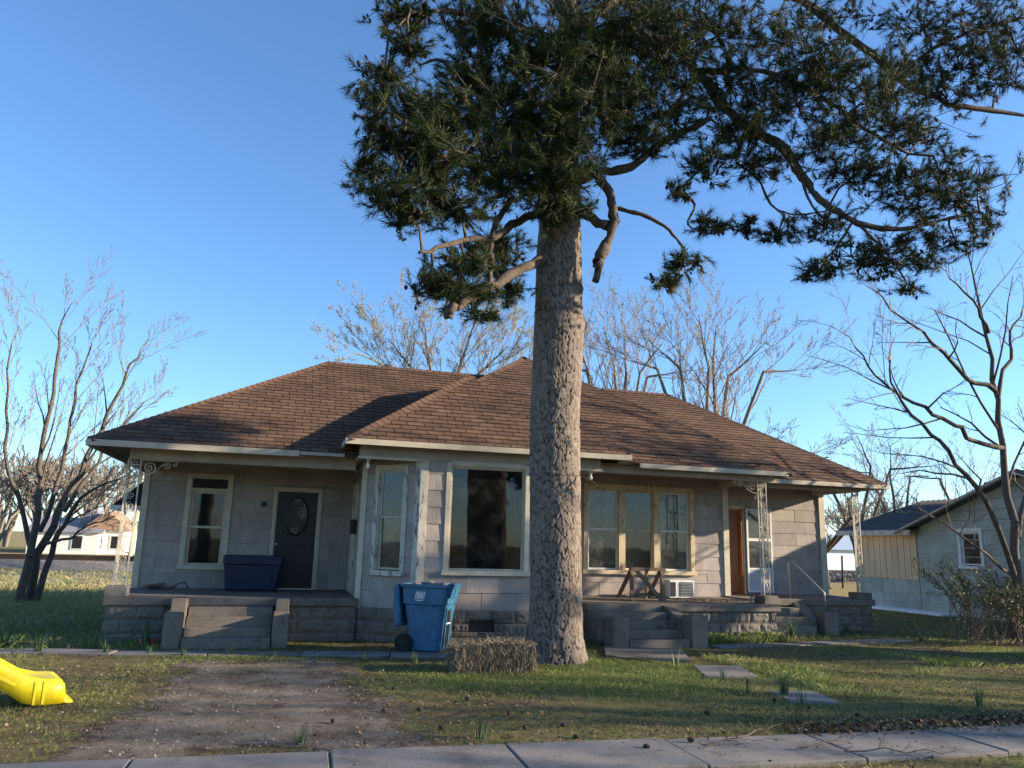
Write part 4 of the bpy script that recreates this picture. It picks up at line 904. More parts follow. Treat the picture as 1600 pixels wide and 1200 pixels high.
# small live sprig growing from the lower trunk
tw = [Vector(at_y(905, 742, PY - .35)), Vector(at_y(925, 752, PY - .5)), Vector(at_y(938, 765, PY - .5)), Vector(at_y(946, 790, PY - .5)), Vector(at_y(944, 812, PY - .5))]
o = MB().tube(tw, [.012, .009, .007, .004, .002], 5).build('sprig', M['pine_limb'], pine)
tc = np.array([at_y(x, y, PY - .5) for x, y in ((908, 740), (918, 748), (922, 756), (937, 760), (942, 764), (930, 756))]); C_ = np.repeat(tc, 60, 0); n = len(C_)
rd = rng.normal(size=(n, 3)); rd /= np.linalg.norm(rd, axis=1, keepdims=True); tip = C_ + rd * rng.uniform(.05, .1, (n, 1)); side = np.cross(rd, rng.normal(size=(n, 3))); side /= np.linalg.norm(side, axis=1, keepdims=True)
mesh_np('sprig_needles', np.stack([C_ - side * .002, C_ + side * .002, tip], 1).reshape(-1, 3), np.arange(n * 3).reshape(-1, 3), M['needle'], o, tint=rng.uniform(.6, 1, n))

# ------------------------------------------------------------------ bare trees
def grow(stems, seed, levels=4, kids=(5, 5, 4, 3), ratio=.62, spread=.75, up=.25, bend=.13, minr=.0025, rscale=.55):
    """stems: list of (points, r0, r1). returns segment arrays by thickness and the twig tips"""
    g = np.random.default_rng(seed); segs = []; tips = []
    def polyline(p, d, L, r, nseg):
        pts = [p]; 
        for i in range(nseg):
            d = d + g.normal(size=3) * bend + np.array([0, 0, up * .12]); d = d / np.linalg.norm(d); p = p + d * (L / nseg); pts.append(p)
        return pts
    def rec(pts, r0, r1, lev):
        n = len(pts) - 1; rr = np.linspace(r0, r1, n + 1)
        for i in range(n): segs.append((pts[i], pts[i+1], rr[i], rr[i+1]))
        if lev >= levels: tips.append((pts[-1], pts[-1] - pts[-2])); return
        L = sum(np.linalg.norm(pts[i+1] - pts[i]) for i in range(n)); k = kids[lev]
        for j in range(k):
            t = (.25 if lev else .3) + (.75 if lev else .7) * (j + g.uniform(.1, .9)) / k; f = min(t, .999) * n; i = int(f); p = pts[i] + (pts[i+1] - pts[i]) * (f - i)
            d0 = pts[i+1] - pts[i]; d0 = d0 / np.linalg.norm(d0); s = g.normal(size=3); s -= d0 * (s @ d0); s /= np.linalg.norm(s)
            d = d0 + s * spread * g.uniform(.6, 1.3) + np.array([0, 0, up]); d /= np.linalg.norm(d); cl = L * ratio * g.uniform(.55, 1.1) * (1.15 - .5 * t); cr = max(minr, rr[i] * rscale * g.uniform(.7, 1.1))
            rec(polyline(p, d, cl, cr, 4 if lev < 2 else 3), cr, max(minr * .8, cr * .35), lev + 1)
    for pts, r0, r1 in stems: rec([np.array(p, float) for p in pts], r0, r1, 0)
    return segs, tips
def build_tree(name, label, stems, seed, bark, twig, loc, group=None, thick=.02, budn=0, **kw):
    root = empty(name, loc, label, 'tree', group); segs, tips = grow(stems, seed, **kw)
    A = np.array([s[0] for s in segs]); B = np.array([s[1] for s in segs]); a = np.array([s[2] for s in segs]); b = np.array([s[3] for s in segs]); big = a > thick
    segs_mesh('trunk', A[big], B[big], a[big], b[big], 8, bark, root)
    segs_mesh('crown', A[~big], B[~big], a[~big], b[~big], 3, twig, root)
    if budn:
        g = np.random.default_rng(seed + 1); T = np.array([t[0] for t in tips]); Dt = np.array([t[1] for t in tips])
        C_ = np.repeat(T, budn, 0) - np.repeat(Dt, budn, 0) * g.uniform(0, 2.2, (len(T) * budn, 1)) + g.normal(size=(len(T) * budn, 3)) * .05; n = len(C_)
        s1 = g.normal(size=(n, 3)); s1 /= np.linalg.norm(s1, axis=1, keepdims=True); s2 = np.cross(s1, g.normal(size=(n, 3))); s2 /= np.linalg.norm(s2, axis=1, keepdims=True); w = g.uniform(.013, .03, (n, 1))
        o = mesh_np('bud_leaf', np.stack([C_ - s1 * w, C_ + s2 * w * .6, C_ + s1 * w, C_ - s2 * w * .6], 1).reshape(-1, 3), np.arange(n * 4).reshape(-1, 4), M['bud'], root, tint=g.random(n)); o['kind'] = 'stuff'
    return root
def stem(pts, r0, r1, sub=3):
    P = [np.array(p, float) for p in pts]; Q = []
    for i in range(len(P) - 1):
        for k in range(sub): Q.append(P[i] + (P[i+1] - P[i]) * k / sub + (rng.normal(size=3) * .03 if (i or k) else 0))
    return (Q + [P[-1]], r0, r1)
def pxs(lst, Y): return [at_y(x, y, Y + d) for x, y, d in lst]
# dark clump of trunks in the side yard
YT = 22.6
build_tree('bare_tree', 'multi stemmed bare tree with dark trunks beside the striped field', [
    stem(pxs([(28, 950, 0), (45, 870, 0), (58, 800, 0), (62, 730, .2), (75, 640, .3), (90, 560, .4), (95, 500, .5), (115, 470, .6)], YT), .11, .008),
    stem(pxs([(42, 950, .4), (62, 865, .4), (92, 800, .5), (125, 740, .6), (155, 670, .8), (190, 600, 1.0), (215, 555, 1.1), (232, 530, 1.2)], YT), .12, .008),
    stem(pxs([(55, 945, .3), (80, 865, .2), (100, 815, 0), (130, 775, -.5), (170, 750, -.9), (205, 742, -1.2)], YT), .09, .008),
    stem(pxs([(50, 865, .2), (35, 800, .1), (14, 730, 0), (8, 640, 0), (18, 540, 0), (30, 480, .1)], YT), .07, .007),
    stem(pxs([(62, 830, .4), (90, 760, .6), (108, 680, .7), (122, 600, .8), (140, 540, .9), (150, 510, .9)], YT), .07, .007),
    stem(pxs([(100, 800, .3), (140, 740, .5), (180, 680, .7), (225, 630, .8), (250, 610, .9)], YT), .06, .006),
    stem(pxs([(70, 850, .2), (110, 840, -.4), (150, 815, -.8), (185, 812, -1.0)], YT), .045, .006)],
    11, M['bark_dark'], M['twig_pale'], tuple(at_y(42, 950, YT)[:2]) + (0,), kids=(14, 7, 5, 3), levels=4, ratio=.34, up=.26, spread=.7, minr=.0045, rscale=.38, bend=.08)
# leaning bare tree at the right
YR = 13.6
build_tree('bare_tree', 'bare tree with a leaning fork in front of the pale green house', [
    stem(pxs([(1588, 1000, 0), (1590, 900, 0), (1575, 780, 0), (1560, 660, .1), (1548, 560, .2), (1530, 470, .3), (1512, 395, .4)], YR), .11, .012),
    stem(pxs([(1592, 960, -.2), (1585, 890, -.4), (1545, 800, -.7), (1508, 740, -.9), (1470, 690, -1.0), (1425, 650, -1.1), (1395, 610, -1.2), (1390, 560, -1.3), (1400, 520, -1.3)], YR), .07, .008),
    stem(pxs([(1566, 700, 0), (1520, 690, -.2), (1490, 660, -.4), (1440, 640, -.6), (1400, 615, -.7), (1370, 590, -.7), (1340, 540, -.7), (1300, 510, -.6)], YR), .06, .008),
    stem(pxs([(1555, 610, .1), (1510, 590, 0), (1470, 550, -.2), (1440, 520, -.3), (1390, 480, -.3), (1350, 430, -.3)], YR), .06, .006),
    stem(pxs([(1545, 520, .2), (1530, 480, 0), (1495, 445, -.1), (1465, 415, -.2)], YR), .04, .008),
    stem(pxs([(1560, 620, .1), (1575, 560, .3), (1580, 520, .4), (1600, 480, .5), (1630, 440, .6)], YR), .05, .008),
    stem(pxs([(1590, 840, 0), (1610, 740, .3), (1630, 600, .6)], YR), .07, .015),
    stem(pxs([(1585, 900, 0), (1520, 850, -.9), (1450, 800, -1.2), (1400, 750, -1.3)], YR), .03, .005)],
    23, M['bark_dark'], M['twig_brown'], tuple(at_y(1588, 1000, YR)[:2]) + (0,), kids=(9, 5, 4, 2), levels=3, ratio=.36, up=.12, spread=.85, minr=.004, thick=.016)
# trees behind the house
def back_tree(px, Y, top, wid, seed, label, bark, twig, nst=5, budn=0, base=None, **kw):
    b = at_y(px, 800, Y); b[2] = 0; t = at_y(px, top, Y)[2]; g = np.random.default_rng(seed); st = []
    for k in range(nst):
        a = (k - (nst - 1) / 2) / max(1, (nst - 1) / 2); lean = wid * a * 1.0
        nst_ = 0; st.append(stem([b + np.array([a * .15, g.normal() * .1, 0]), b + np.array([lean * .18, g.normal() * .4, t * .3]), b + np.array([lean * .5, g.normal() * .8, t * .6]), b + np.array([lean * .9, g.normal() * 1.2, t * (.93 - .2 * abs(a)) * .84])], .16, .02))
    k_ = dict(kids=(11, 7, 5, 3), levels=4, ratio=.38, up=.34, spread=.68, minr=.008, thick=.03, rscale=.38, bend=.09); k_.update(kw)
    return build_tree('bare_tree', label, st, seed, bark, twig, tuple(b), 'trees behind the house', budn=budn, **k_)
back_tree(690, 31, 375, 4.4, 31, 'budding tree with pale yellow green leaf buds above the roof ridge', M['bark_grey'], M['twig_pale'], 6, budn=7, kids=(13, 7, 4, 3))
back_tree(965, 36, 385, 3.4, 32, 'dense pale twiggy tree behind the peak of the roof', M['bark_grey'], M['twig_pale'], 6, budn=1)
back_tree(1110, 31, 375, 4.6, 33, 'spreading bare tree behind the sloping right end of the roof', M['bark_grey'], M['twig_pale'], 6, budn=1)
back_tree(1190, 27, 585, 2.6, 34, 'low dark bare tree with sideways limbs behind the roof end', M['bark_dark'], M['twig_brown'], 4, up=.15, spread=.8, kids=(9, 6, 4, 3))
back_tree(1345, 40, 620, 4.0, 35, 'distant bare tree behind the dark metal roof', M['bark_dark'], M['twig_brown'], 3, kids=(9, 6, 4, 3))
back_tree(1400, 46, 640, 4.0, 36, 'distant bare tree rising over the tan board wall', M['bark_dark'], M['twig_brown'], 3, kids=(9, 6, 4, 3))
back_tree(1285, 33, 740, 2.0, 37, 'small bare tree seen between the house corner and the iron post', M['bark_dark'], M['twig_brown'], 3, budn=1, kids=(9, 6, 4, 3))
back_tree(1520, 44, 650, 5.0, 38, 'distant bare tree behind the pale green house', M['bark_dark'], M['twig_brown'], 3, kids=(9, 6, 4, 3))
# hedge of far trees on the left horizon (copies)
far = back_tree(60, 95, 720, 6.0, 39, 'distant brown bare tree on the horizon beyond the railway', M['bark_grey'], M['bark_grey'], 4, minr=.032, thick=.1, kids=(9, 6, 4, 3))
far['group'] = 'far trees beyond the railway'
for k, (x, Y, s) in enumerate(((-24, 78, 1.0), (-22, 82, 1.1), (-20.5, 79, .9), (-18.4, 84, 1.1), (-16.6, 80, 1.0), (-27, 88, 1.2), (-20, 92, 1.2), (-29, 98, 1.3), (-17.5, 90, 1.2), (-24.5, 94, 1.2), (66, 80, 1.0), (74, 85, 1.1), (70, 84, 1.0), (82, 90, 1.2))):
    c = copy_tree(far); c.location = (x, Y, 0); c.rotation_euler.z = k * 1.7; c.scale = (s, s, s)
    if x > 0: c['label'] = 'distant brown bare tree beyond the white building with blue roof'; c['group'] = 'far trees behind the blue roofed building'
# trees along the right hand side, outside the picture, whose shade falls on the yard
for k, (x, y, h, seed) in enumerate(((25, 1.9, 7.5, 52), (30, -2.6, 9, 53), (35, -1.6, 9.5, 54), (30, 1.7, 8.5, 55), (22, 8.6, 8.3, 56), (26, 6.7, 8.5, 57), (18.6, 10.0, 5.2, 58))):
    b = np.array([x, y, 0.0]); g = np.random.default_rng(seed)
    st = [stem([b, b + np.array([a * .3, g.normal() * .2, h * .3]), b + np.array([a * 1.0, g.normal(), h * .62]), b + np.array([a * 1.8, g.normal() * 1.5, h * .95])], .2, .03) for a in (-1, -.3, .4, 1)]
    build_tree('bare_tree', ['bare tree standing along the side street to the right', 'tall bare tree by the street corner to the right', 'broad bare tree on the next lot to the right', 'slender bare tree behind the short one to the right', 'bare tree at the front corner of the pale green house', 'bare tree beside the drive of the pale green house', 'short twiggy tree just before the pale green house'][k], st, seed, M['bark_dark'], M['twig_brown'], (x, y, 0), kids=(6, 4, 3) if k < 4 else (8, 6, 4), levels=3, minr=.016, thick=.04, ratio=.45, up=.3)
for k, (x, y, rz, lb) in enumerate(((-5, -21, 1.0, 'tall pine across the street beside the metal roof'), (12.5, -19, 2.6, 'tall pine across the street behind the low house'))):
    c = copy_tree(pine); c.location = (x, y, 0); c.rotation_euler.z = rz; c['label'] = lb
# ------------------------------------------------------------------ blue wheeled bin, lid hanging open
bx, by = 2.42, 12.98
bin_ = empty('wheeled_bin', (bx, by, 0), 'blue wheeled rubbish bin with its lid hanging open by the bay window', 'bin')
BM = Matrix.Translation((bx, by, 0)) @ Matrix.Rotation(R(-33), 4, 'Z')      # local +x: front of the bin
def loft(M_, secs, closed_bottom=True, closed_top=False):
    """secs: list of (z, x0, x1, y0, y1, corner radius)"""
    m = MB(M_); V = []; k = 24
    for z, x0, x1, y0, y1, r_ in secs:
        for c, (cx_, cy_) in enumerate(((x1 - r_, y1 - r_), (x0 + r_, y1 - r_), (x0 + r_, y0 + r_), (x1 - r_, y0 + r_))):
            for j in range(6):
                a = c * math.pi / 2 + j / 5 * math.pi / 2; V.append((cx_ + r_ * math.cos(a), cy_ + r_ * math.sin(a), z))
    n = len(secs); F_ = [(i*k+j, i*k+(j+1) % k, (i+1)*k+(j+1) % k, (i+1)*k+j) for i in range(n-1) for j in range(k)]
    if closed_bottom: F_.append(tuple(range(k-1, -1, -1)))
    if closed_top: F_.append(tuple((n-1)*k+j for j in range(k)))
    m.add(V, F_); return m
body = loft(BM, [(.03, -.22, .25, -.24, .24, .05), (.06, -.24, .27, -.26, .26, .06), (.5, -.28, .31, -.29, .29, .06), (.74, -.305, .335, -.31, .31, .06), (.765, -.35, .36, -.335, .335, .05), (1.02, -.37, .385, -.35, .35, .05), (1.03, -.40, .42, -.375, .375, .05), (1.075, -.40, .42, -.375, .375, .05), (1.075, -.37, .385, -.35, .35, .04), (.2, -.24, .27, -.25, .25, .05)], True, True)
o = body.build('body', M['bin_blue'], bin_, smooth=False)
# front: scoop panel, tall slot with catch bar
MB(BM).hexa([(.36, -.2, .86), (.40, -.17, .86), (.40, .17, .86), (.36, .2, .86), (.40, -.27, 1.09), (.47, -.24, 1.09), (.47, .24, 1.09), (.40, .27, 1.09)]).build('front_scoop', M['bin_blue'], bin_, bevel=.012)
for s in (-1, 1): MB(BM).hexa([(.262, s*.09-.02, .08), (.305, s*.09-.02, .08), (.305, s*.09+.02, .08), (.262, s*.09+.02, .08), (.33, s*.09-.02, .70), (.352, s*.09-.02, .70), (.352, s*.09+.02, .70), (.33, s*.09+.02, .70)]).build('front_rib', M['bin_blue'], bin_, bevel=.008)
MB(BM).add([(.283, -.07, .10), (.283, .07, .10), (.338, .07, .66), (.338, -.07, .66)], [(0, 1, 2, 3)]).build('front_slot', M['dark_panel'], bin_)
MB(BM).bar((.33, -.085, .46), (.33, .085, .46), .018).build('catch_bar', M['print_white'], bin_)
# lid hanging down behind
lm = BM @ Matrix.Translation((-.42, 0, 1.06)) @ Matrix.Rotation(R(-6), 4, 'Y')
loft(lm, [(-.66, -.10, -.04, -.30, .30, .02), (-.64, -.13, -.02, -.34, .34, .03), (-.05, -.10, -.0, -.37, .37, .03), (.0, -.05, .0, -.37, .37, .02)], True, True).build('lid', M['bin_blue'], bin_)
MB(BM).cyl((-.42, 0, 1.05), .018, (0, 1, 0), .6, 10).build('handle', M['bin_blue'], bin_)
MB(BM).cyl((-.30, 0, .15), .014, (0, 1, 0), .62, 8).build('axle', M['black_metal'], bin_)
for s in (-1, 1):
    w = MB(BM).cyl((-.30, s * .325, .15), .15, (0, 1, 0), .05, 28).build('wheel', M['rubber'], bin_, bevel=.008)
    m = MB(BM)
    for k in range(10):
        a = k / 10 * 2 * math.pi; m.bar((-.30 + .03 * math.cos(a), s * .352, .15 + .03 * math.sin(a)), (-.30 + .115 * math.cos(a), s * .352, .15 + .115 * math.sin(a)), .014, .012, (0, 1, 0))
    m.cyl((-.30, s * .352, .15), .032, (0, 1, 0), .02, 14); m.build('rim', M['black_metal'], w)
# white printed mark on the side: slanted box with strokes and a small line of print
def on_side(p): x, z = p; return (x, -.347 - .0 * z - (z - .77) * .056, z)
lg = MB(BM); mk = lambda pts: lg.add([on_side(p) for p in pts], [tuple(range(len(pts)))])
def stroke(x0, z0, x1, z1, w): mk([(x0, z0), (x0 + w, z0), (x1 + w, z1), (x1, z1)])
mk([(-.13, .845), (.02, .845), (.023, .85), (-.128, .85)]); mk([(-.1, .955), (.06, .955), (.063, .96), (-.098, .96)])
stroke(-.13, .85, -.1, .955, .012); stroke(.015, .85, .047, .955, .014)
for k in range(4): stroke(-.10 + .028 * k, .855, -.08 + .03 * k, .95, .017)
stroke(-.085, .95, -.045, .86, .012); stroke(-.03, .95, .005, .86, .012)
mk([(-.115, .818), (.015, .818), (.017, .83), (-.113, .83)])
lg.build('printed_mark', M['print_white'], bin_)
for k in range(6):
    a = -.28 + .11 * k; b_ = rng.uniform(-.2, .2); MB(BM @ Matrix.Translation((a, b_, 1.03)) @ Matrix.Rotation(k * .8, 4, 'Z') @ Matrix.Rotation(.3, 4, 'X')).box(-.07, .07, -.06, .06, -.03, .05 + .01 * (k % 3)).build('rubbish_bag', M['concrete_pale'], bin_, bevel=.03)

# ------------------------------------------------------------------ things on the porches
tote = empty('storage_tote', (-.5, 16.2, FL), 'dark blue plastic tote standing in front of the oval door', 'tote')
TM = Matrix.Translation((-.5, 16.2, FL)) @ Matrix.Rotation(R(-4), 4, 'Z')
loft(TM, [(.02, -.46, .44, -.16, .2, .03), (.04, -.48, .46, -.18, .22, .04), (.5, -.53, .53, -.22, .27, .04), (.52, -.55, .55, -.25, .3, .04), (.66, -.55, .55, -.25, .3, .04), (.68, -.54, .54, -.24, .29, .03)], True, True).build('body', M['tote_blue'], tote)
MB(TM).hexa([(-.46, -.20, .05), (.33, -.20, .05), (.33, -.18, .05), (-.46, -.18, .05), (-.46, -.235, .49), (.40, -.235, .49), (.40, -.2, .49), (-.46, -.2, .49)]).build('front_panel', M['tote_blue'], tote, bevel=.006)
MB(TM).hexa([(-.16, -.272, .54), (.16, -.272, .54), (.16, -.25, .54), (-.16, -.25, .54), (-.1, -.272, .63), (.1, -.272, .63), (.1, -.25, .63), (-.1, -.25, .63)]).build('handle_grip', M['tote_blue'], tote, bevel=.006)
MB(TM).box(-.44, .44, -.14, .18, -.001, .022).build('foot', M['black_metal'], tote)
cl = empty('tool_pile', (-2.2, 16.55, FL), 'small heap of tools and scraps on the porch floor by the corner board', 'tools')
m = MB(); m.bar((-2.5, 16.6, FL + .03), (-1.9, 16.5, FL + .05), .05, .04); m.bar((-2.45, 16.45, FL + .06), (-2.1, 16.6, FL + .1), .07, .05); m.build('scrap', M['wood_old'], cl, bevel=.008)
m = MB(); m.tube([(-2.0, 16.45, FL + .02), (-1.85, 16.4, FL + .12), (-1.75, 16.5, FL + .14), (-1.68, 16.6, FL + .02)], .012, 6); m.box(-2.35, -2.15, 16.35, 16.45, FL, FL + .07); m.build('tool', M['black_metal'], cl, bevel=.006)
sh = empty('sawhorse', (7.6, 15.45, FR), 'weathered wooden sawhorse with splayed legs on the porch under the triple window', 'sawhorse')
m = MB(); zt = 1.33; m.box(7.16, 7.98, 15.40, 15.52, zt - .07, zt); m.build('top_rail', M['wood_old'], sh, bevel=.006)
for a_, b_ in (((7.2, 15.3), (6.98, 14.98)), ((7.28, 15.3), (7.66, 14.95)), ((7.9, 15.3), (7.68, 14.93)), ((7.2, 15.62), (7.1, 15.95)), ((7.9, 15.62), (7.8, 15.95))):
    MB().bar((a_[0], 15.46, zt - .03), (b_[0], b_[1], FR), .085, .04, (0, 1, 0)).build('leg', M['wood_old'], sh, bevel=.005)
MB().bar((7.55, 15.46, zt - .05), (7.55, 15.5, FR), .06, .05).build('leg', M['wood_old'], sh, bevel=.005)
MB().bar((7.05, 15.2, FR + .12), (7.75, 15.2, FR + .12), .035, .07).build('brace', M['wood_old'], sh)
ac = empty('air_conditioner', (8.5, 15.85, FR), 'old white window air conditioner set on the porch floor by the sawhorse', 'air conditioner')
MB().box(8.17, 8.78, 15.62, 16.1, FR + .02, FR + .40).build('case', M['white'], ac, bevel=.02)
MB().box(8.42, 8.74, 15.612, 15.63, FR + .06, FR + .36).build('grille_back', M['black_metal'], ac)
for k in range(9): MB().box(8.425, 8.735, 15.60, 15.614, FR + .075 + k * .032, FR + .085 + k * .032).build('grille_slat', M['steel'], ac)
MB().box(8.20, 8.32, 15.607, 15.63, FR + .06, FR + .36).build('side_vent', M['black_metal'], ac)
for x in (8.22, 8.7): MB().box(x, x + .04, 15.66, 16.05, FR, FR + .022).build('foot', M['black_metal'], ac)
jar = empty('jar', (9.5, 14.5, FR), 'small glass jar beside the concrete post block on the porch edge', 'jar')
MB().lathe((9.5, 14.5, FR), [(0, 0), (.05, 0), (.055, .02), (.055, .11), (.04, .13), (.04, .14), (0, .14)], 16).build('body', M['glass_dirty'], jar, smooth=True)
MB().lathe((9.5, 14.5, FR + .138), [(0, 0), (.044, 0), (.044, .022), (0, .022)], 16).build('lid', M['black_metal'], jar)
n = 260; c = np.stack([rng.normal(8.75, .4, n), rng.normal(15.2, .22, n), np.full(n, FR + .006)], -1)
def scraps(name, C_, sz, mt, label, cat, flat=.35):
    n = len(C_); a = rng.uniform(0, 6.28, n); t = rng.uniform(-flat, flat, (n, 2)); l_ = rng.uniform(.5, 1.4, n) * sz; w_ = l_ * rng.uniform(.25, .7, n)
    dx = np.stack([np.cos(a), np.sin(a), t[:, 0]], -1) * l_[:, None]; dy = np.stack([-np.sin(a), np.cos(a), t[:, 1]], -1) * w_[:, None]; up = np.abs(t).sum(1, keepdims=True) * sz * np.array([[0, 0, 1.0]])
    V = np.stack([C_ - dx + up, C_ - dy + up, C_ + dx + up, C_ + dy * 1.1 + up + np.array([0, 0, .3]) * sz * rng.random((n, 1))], 1).reshape(-1, 3)
    o = mesh_np(name, V, np.arange(n * 4).reshape(-1, 4), mt, tint=rng.random(n)); return tag(o, label, cat, kind='stuff')
scraps('porch_litter', c, .03, M['litter'], 'dry leaves and bits scattered on the porch floor', 'litter')
# ------------------------------------------------------------------ straw bale against the trunk
bale = empty('straw_bale', (3.0, 11.15, 0), 'weathered grey brown straw bale lying against the pine trunk', 'bale')
B0, B1 = np.array([2.42, 10.85, 0]), np.array([3.56, 11.3, .38])
MB().box(B0[0] + .03, B1[0] - .03, B0[1] + .03, B1[1] - .03, 0, B1[2] - .04).build('core', simple('bale_core', (.12, .09, .055), .95, .5, 20, .9), bale, bevel=.07)
n = 15000; P = B0 + rng.random((n, 3)) * (B1 - B0); f = rng.integers(0, 4, n)
P[f == 0, 1] = B0[1]; P[f == 1, 2] = B1[2]; P[f == 2, 0] = B0[0]; P[f == 3, 1] = B0[1]
sagx = .06 * np.sin((P[:, 0] - 2.4) * 5); P[:, 2] = np.clip(P[:, 2] - .05 * ((P[:, 0] - 3.07) / .65) ** 2 * (P[:, 2] > .3) + sagx * (P[:, 2] > .38), 0.01, None)
dv = rng.normal(size=(n, 3)) * np.array([.35, .35, .3]); dv[f != 1, 2] -= 1.0; dv[f != 1, 1] -= .25; dv[f == 1] *= np.array([2.2, 1.5, .5]); dv /= np.linalg.norm(dv, axis=1, keepdims=True)
ln = rng.uniform(.04, .15, (n, 1)); T = P + dv * ln; T[:, 2] = np.clip(T[:, 2], .004, None); sd = np.cross(dv, rng.normal(size=(n, 3))); sd /= np.linalg.norm(sd, axis=1, keepdims=True); wd = .003
o = mesh_np('straw', np.stack([P - sd * wd, P + sd * wd, T + sd * wd * .6, T - sd * wd * .6], 1).reshape(-1, 3), np.arange(n * 4).reshape(-1, 4), M['straw'], bale, tint=np.clip(rng.normal(.5, .25, n), 0, 1)); o['kind'] = 'stuff'
for x_ in (2.78, 3.26): MB().tube([(x_, B0[1] - .012, .02), (x_ + .01, B0[1] - .014, .2), (x_, B0[1] + .02, .375), (x_, B1[1] - .05, .38), (x_, B1[1] + .005, .3), (x_, B1[1] + .005, .02)], .006, 5).build('twine', M['straw'], bale)
# ------------------------------------------------------------------ yellow slide, end of the chute
sl = empty('playground_slide', (-2.5, 9.6, 0), 'bright yellow plastic playground slide resting on the grass', 'slide')
path_ = [(-4.6, 1.42), (-3.9, 1.02), (-3.3, .68), (-2.86, .43), (-2.66, .325), (-2.52, .268), (-2.36, .25), (-2.25, .25), (-2.19, .238), (-2.155, .19), (-2.14, .10), (-2.13, .035), (-2.06, .02)]
sec = [(-.27, -.13), (-.27, .055), (-.26, .085), (-.235, .09), (-.215, .07), (-.18, .015), (-.13, 0), (.13, 0), (.18, .015), (.215, .07), (.235, .09), (.26, .085), (.27, .055), (.27, -.13)]
SLM = Matrix.Translation((-2.3, 9.66, 0)) @ Matrix.Rotation(R(22), 4, 'Z') @ Matrix.Translation((2.3, 0, 0))
V = []; k = len(sec)
for i, (x, z) in enumerate(path_):
    fl = 1 if i < 4 else max(.0, 1 - (i - 3) / 3.2)       # side walls die out at the run-out
    for y, h in sec:
        hh = h * (fl if h > 0.012 else 1)
        if h < -.1: hh = -.13 if i < 4 else -min(z - .004, .13 + .05 * (i - 3))
        V.append((x, y, z + hh))
m = MB(SLM).add(V, [(i*k+j, i*k+j+1, (i+1)*k+j+1, (i+1)*k+j) for i in range(len(path_) - 1) for j in range(k - 1)]); o = m.build('chute', M['yellow'], sl, smooth=True)
so = o.modifiers.new('solid', 'SOLIDIFY'); so.thickness = .012; so.offset = 0
for s in (-1, 1):
    for x in (-2.42, -2.34): MB(SLM).bar((x, s * .277, .01), (x, s * .277, .24), .022, .014).build('side_rib', M['yellow'], sl, bevel=.004)
    MB(SLM).bar((-3.5, s * .277, .72), (-2.6, s * .277, .22), .03, .014, (0, 1, 0)).build('side_rib', M['yellow'], sl, bevel=.004)
for s in (-1, 1): MB(SLM).tube([(-4.55, s * .26, 0), (-4.5, s * .25, 1.45)], .03, 8).build('ladder_leg', M['yellow'], sl)

# ------------------------------------------------------------------ neighbouring house on the right
nb = empty('neighbour_house', (23, 17, 0), 'pale green shingled house with dark metal roof and tan board lean-to', 'house')
NX = 19.5; RY, RZ, SL = 16.4, 4.02, .357        # wall facing our house, ridge position, roof slope
wn_ = WF((NX, 20.45), (NX, 12.35)); winN = (1.58, 2.46, 1.42, 2.56)
wall(wn_, .0, 2.5, [winN], M['siding_green'], parent=nb)
for r_ in range(5):
    z = 2.5 + .3 * r_; h_ = (RZ - z) / SL; h2 = max(.02, (RZ - z - .296) / SL)
    if h_ > .2: MB().hexa([(NX - .022, RY - h_, z + .004), (NX + .1, RY - h_, z + .004), (NX + .1, RY + h_, z + .004), (NX - .022, RY + h_, z + .004), (NX - .006, RY - h2, z + .296), (NX + .1, RY - h2, z + .296), (NX + .1, RY + h2, z + .296), (NX - .006, RY + h2, z + .296)]).build('gable_course', M['siding_green'], nb)
MB().box(NX + .1, 28, 12.35, 12.45, 0, 2.5).build('wall', M['siding_green'], nb); MB().box(NX + .1, 28, 20.35, 20.45, 0, 2.5).build('wall', M['siding_green'], nb); MB().box(27.9, 28, 12.45, 20.35, 0, 2.5).build('wall', M['siding_green'], nb)
MB().box(NX + .6, NX + .7, 12.5, 20.3, 0, 2.5).build('partition', M['interior'], nb)
c = casing(wn_, *winN, M['white'], .1, parent=nb); a, b, _, d = winN; sash(wn_, a + .12, b - .12, 1.5, d - .12, .03, M['white'], M['glass_dirty'], c, .04)
for z in (1.72, 1.98, 2.22): MB(wn_.M).box(a + .14, b - .14, .062, .075, z, z + .03).build('blind_slat', M['white'], c)
x0, x1 = NX - .45, 28.4; e0, e1 = RY - 4.5, RY + 4.5; ze = RZ + .1 - 4.5 * SL; zr = RZ + .1
m = MB().add([(x0, e0, ze), (x1, e0, ze), (x1, RY, zr), (x0, RY, zr), (x1, e1, ze), (x0, e1, ze), (x0, e0, ze - .1), (x1, e0, ze - .1), (x1, RY, zr - .1), (x0, RY, zr - .1), (x1, e1, ze - .1), (x0, e1, ze - .1)],
    [(0, 1, 2, 3), (3, 2, 4, 5), (9, 8, 7, 6), (11, 10, 8, 9), (6, 7, 1, 0), (5, 4, 10, 11), (0, 3, 9, 6), (3, 5, 11, 9), (1, 7, 8, 2), (2, 8, 10, 4)])
rf = m.build('roof', M['metal_roof'], nb)
for s in (-1, 1): MB().bar((x0 - .02, RY + s * 4.5, ze - .09), (x0 - .02, RY + s * .01, zr - .09), .03, .15, (1, 0, 0)).build('rake_board', M['trim_worn'], nb)
for k in range(30): x = x0 + .1 + .3 * k; MB().bar((x, e0, ze + .015), (x, RY, zr + .015), .03, .03, (1, 0, 0)).build('roof_rib', M['metal_roof'], rf)
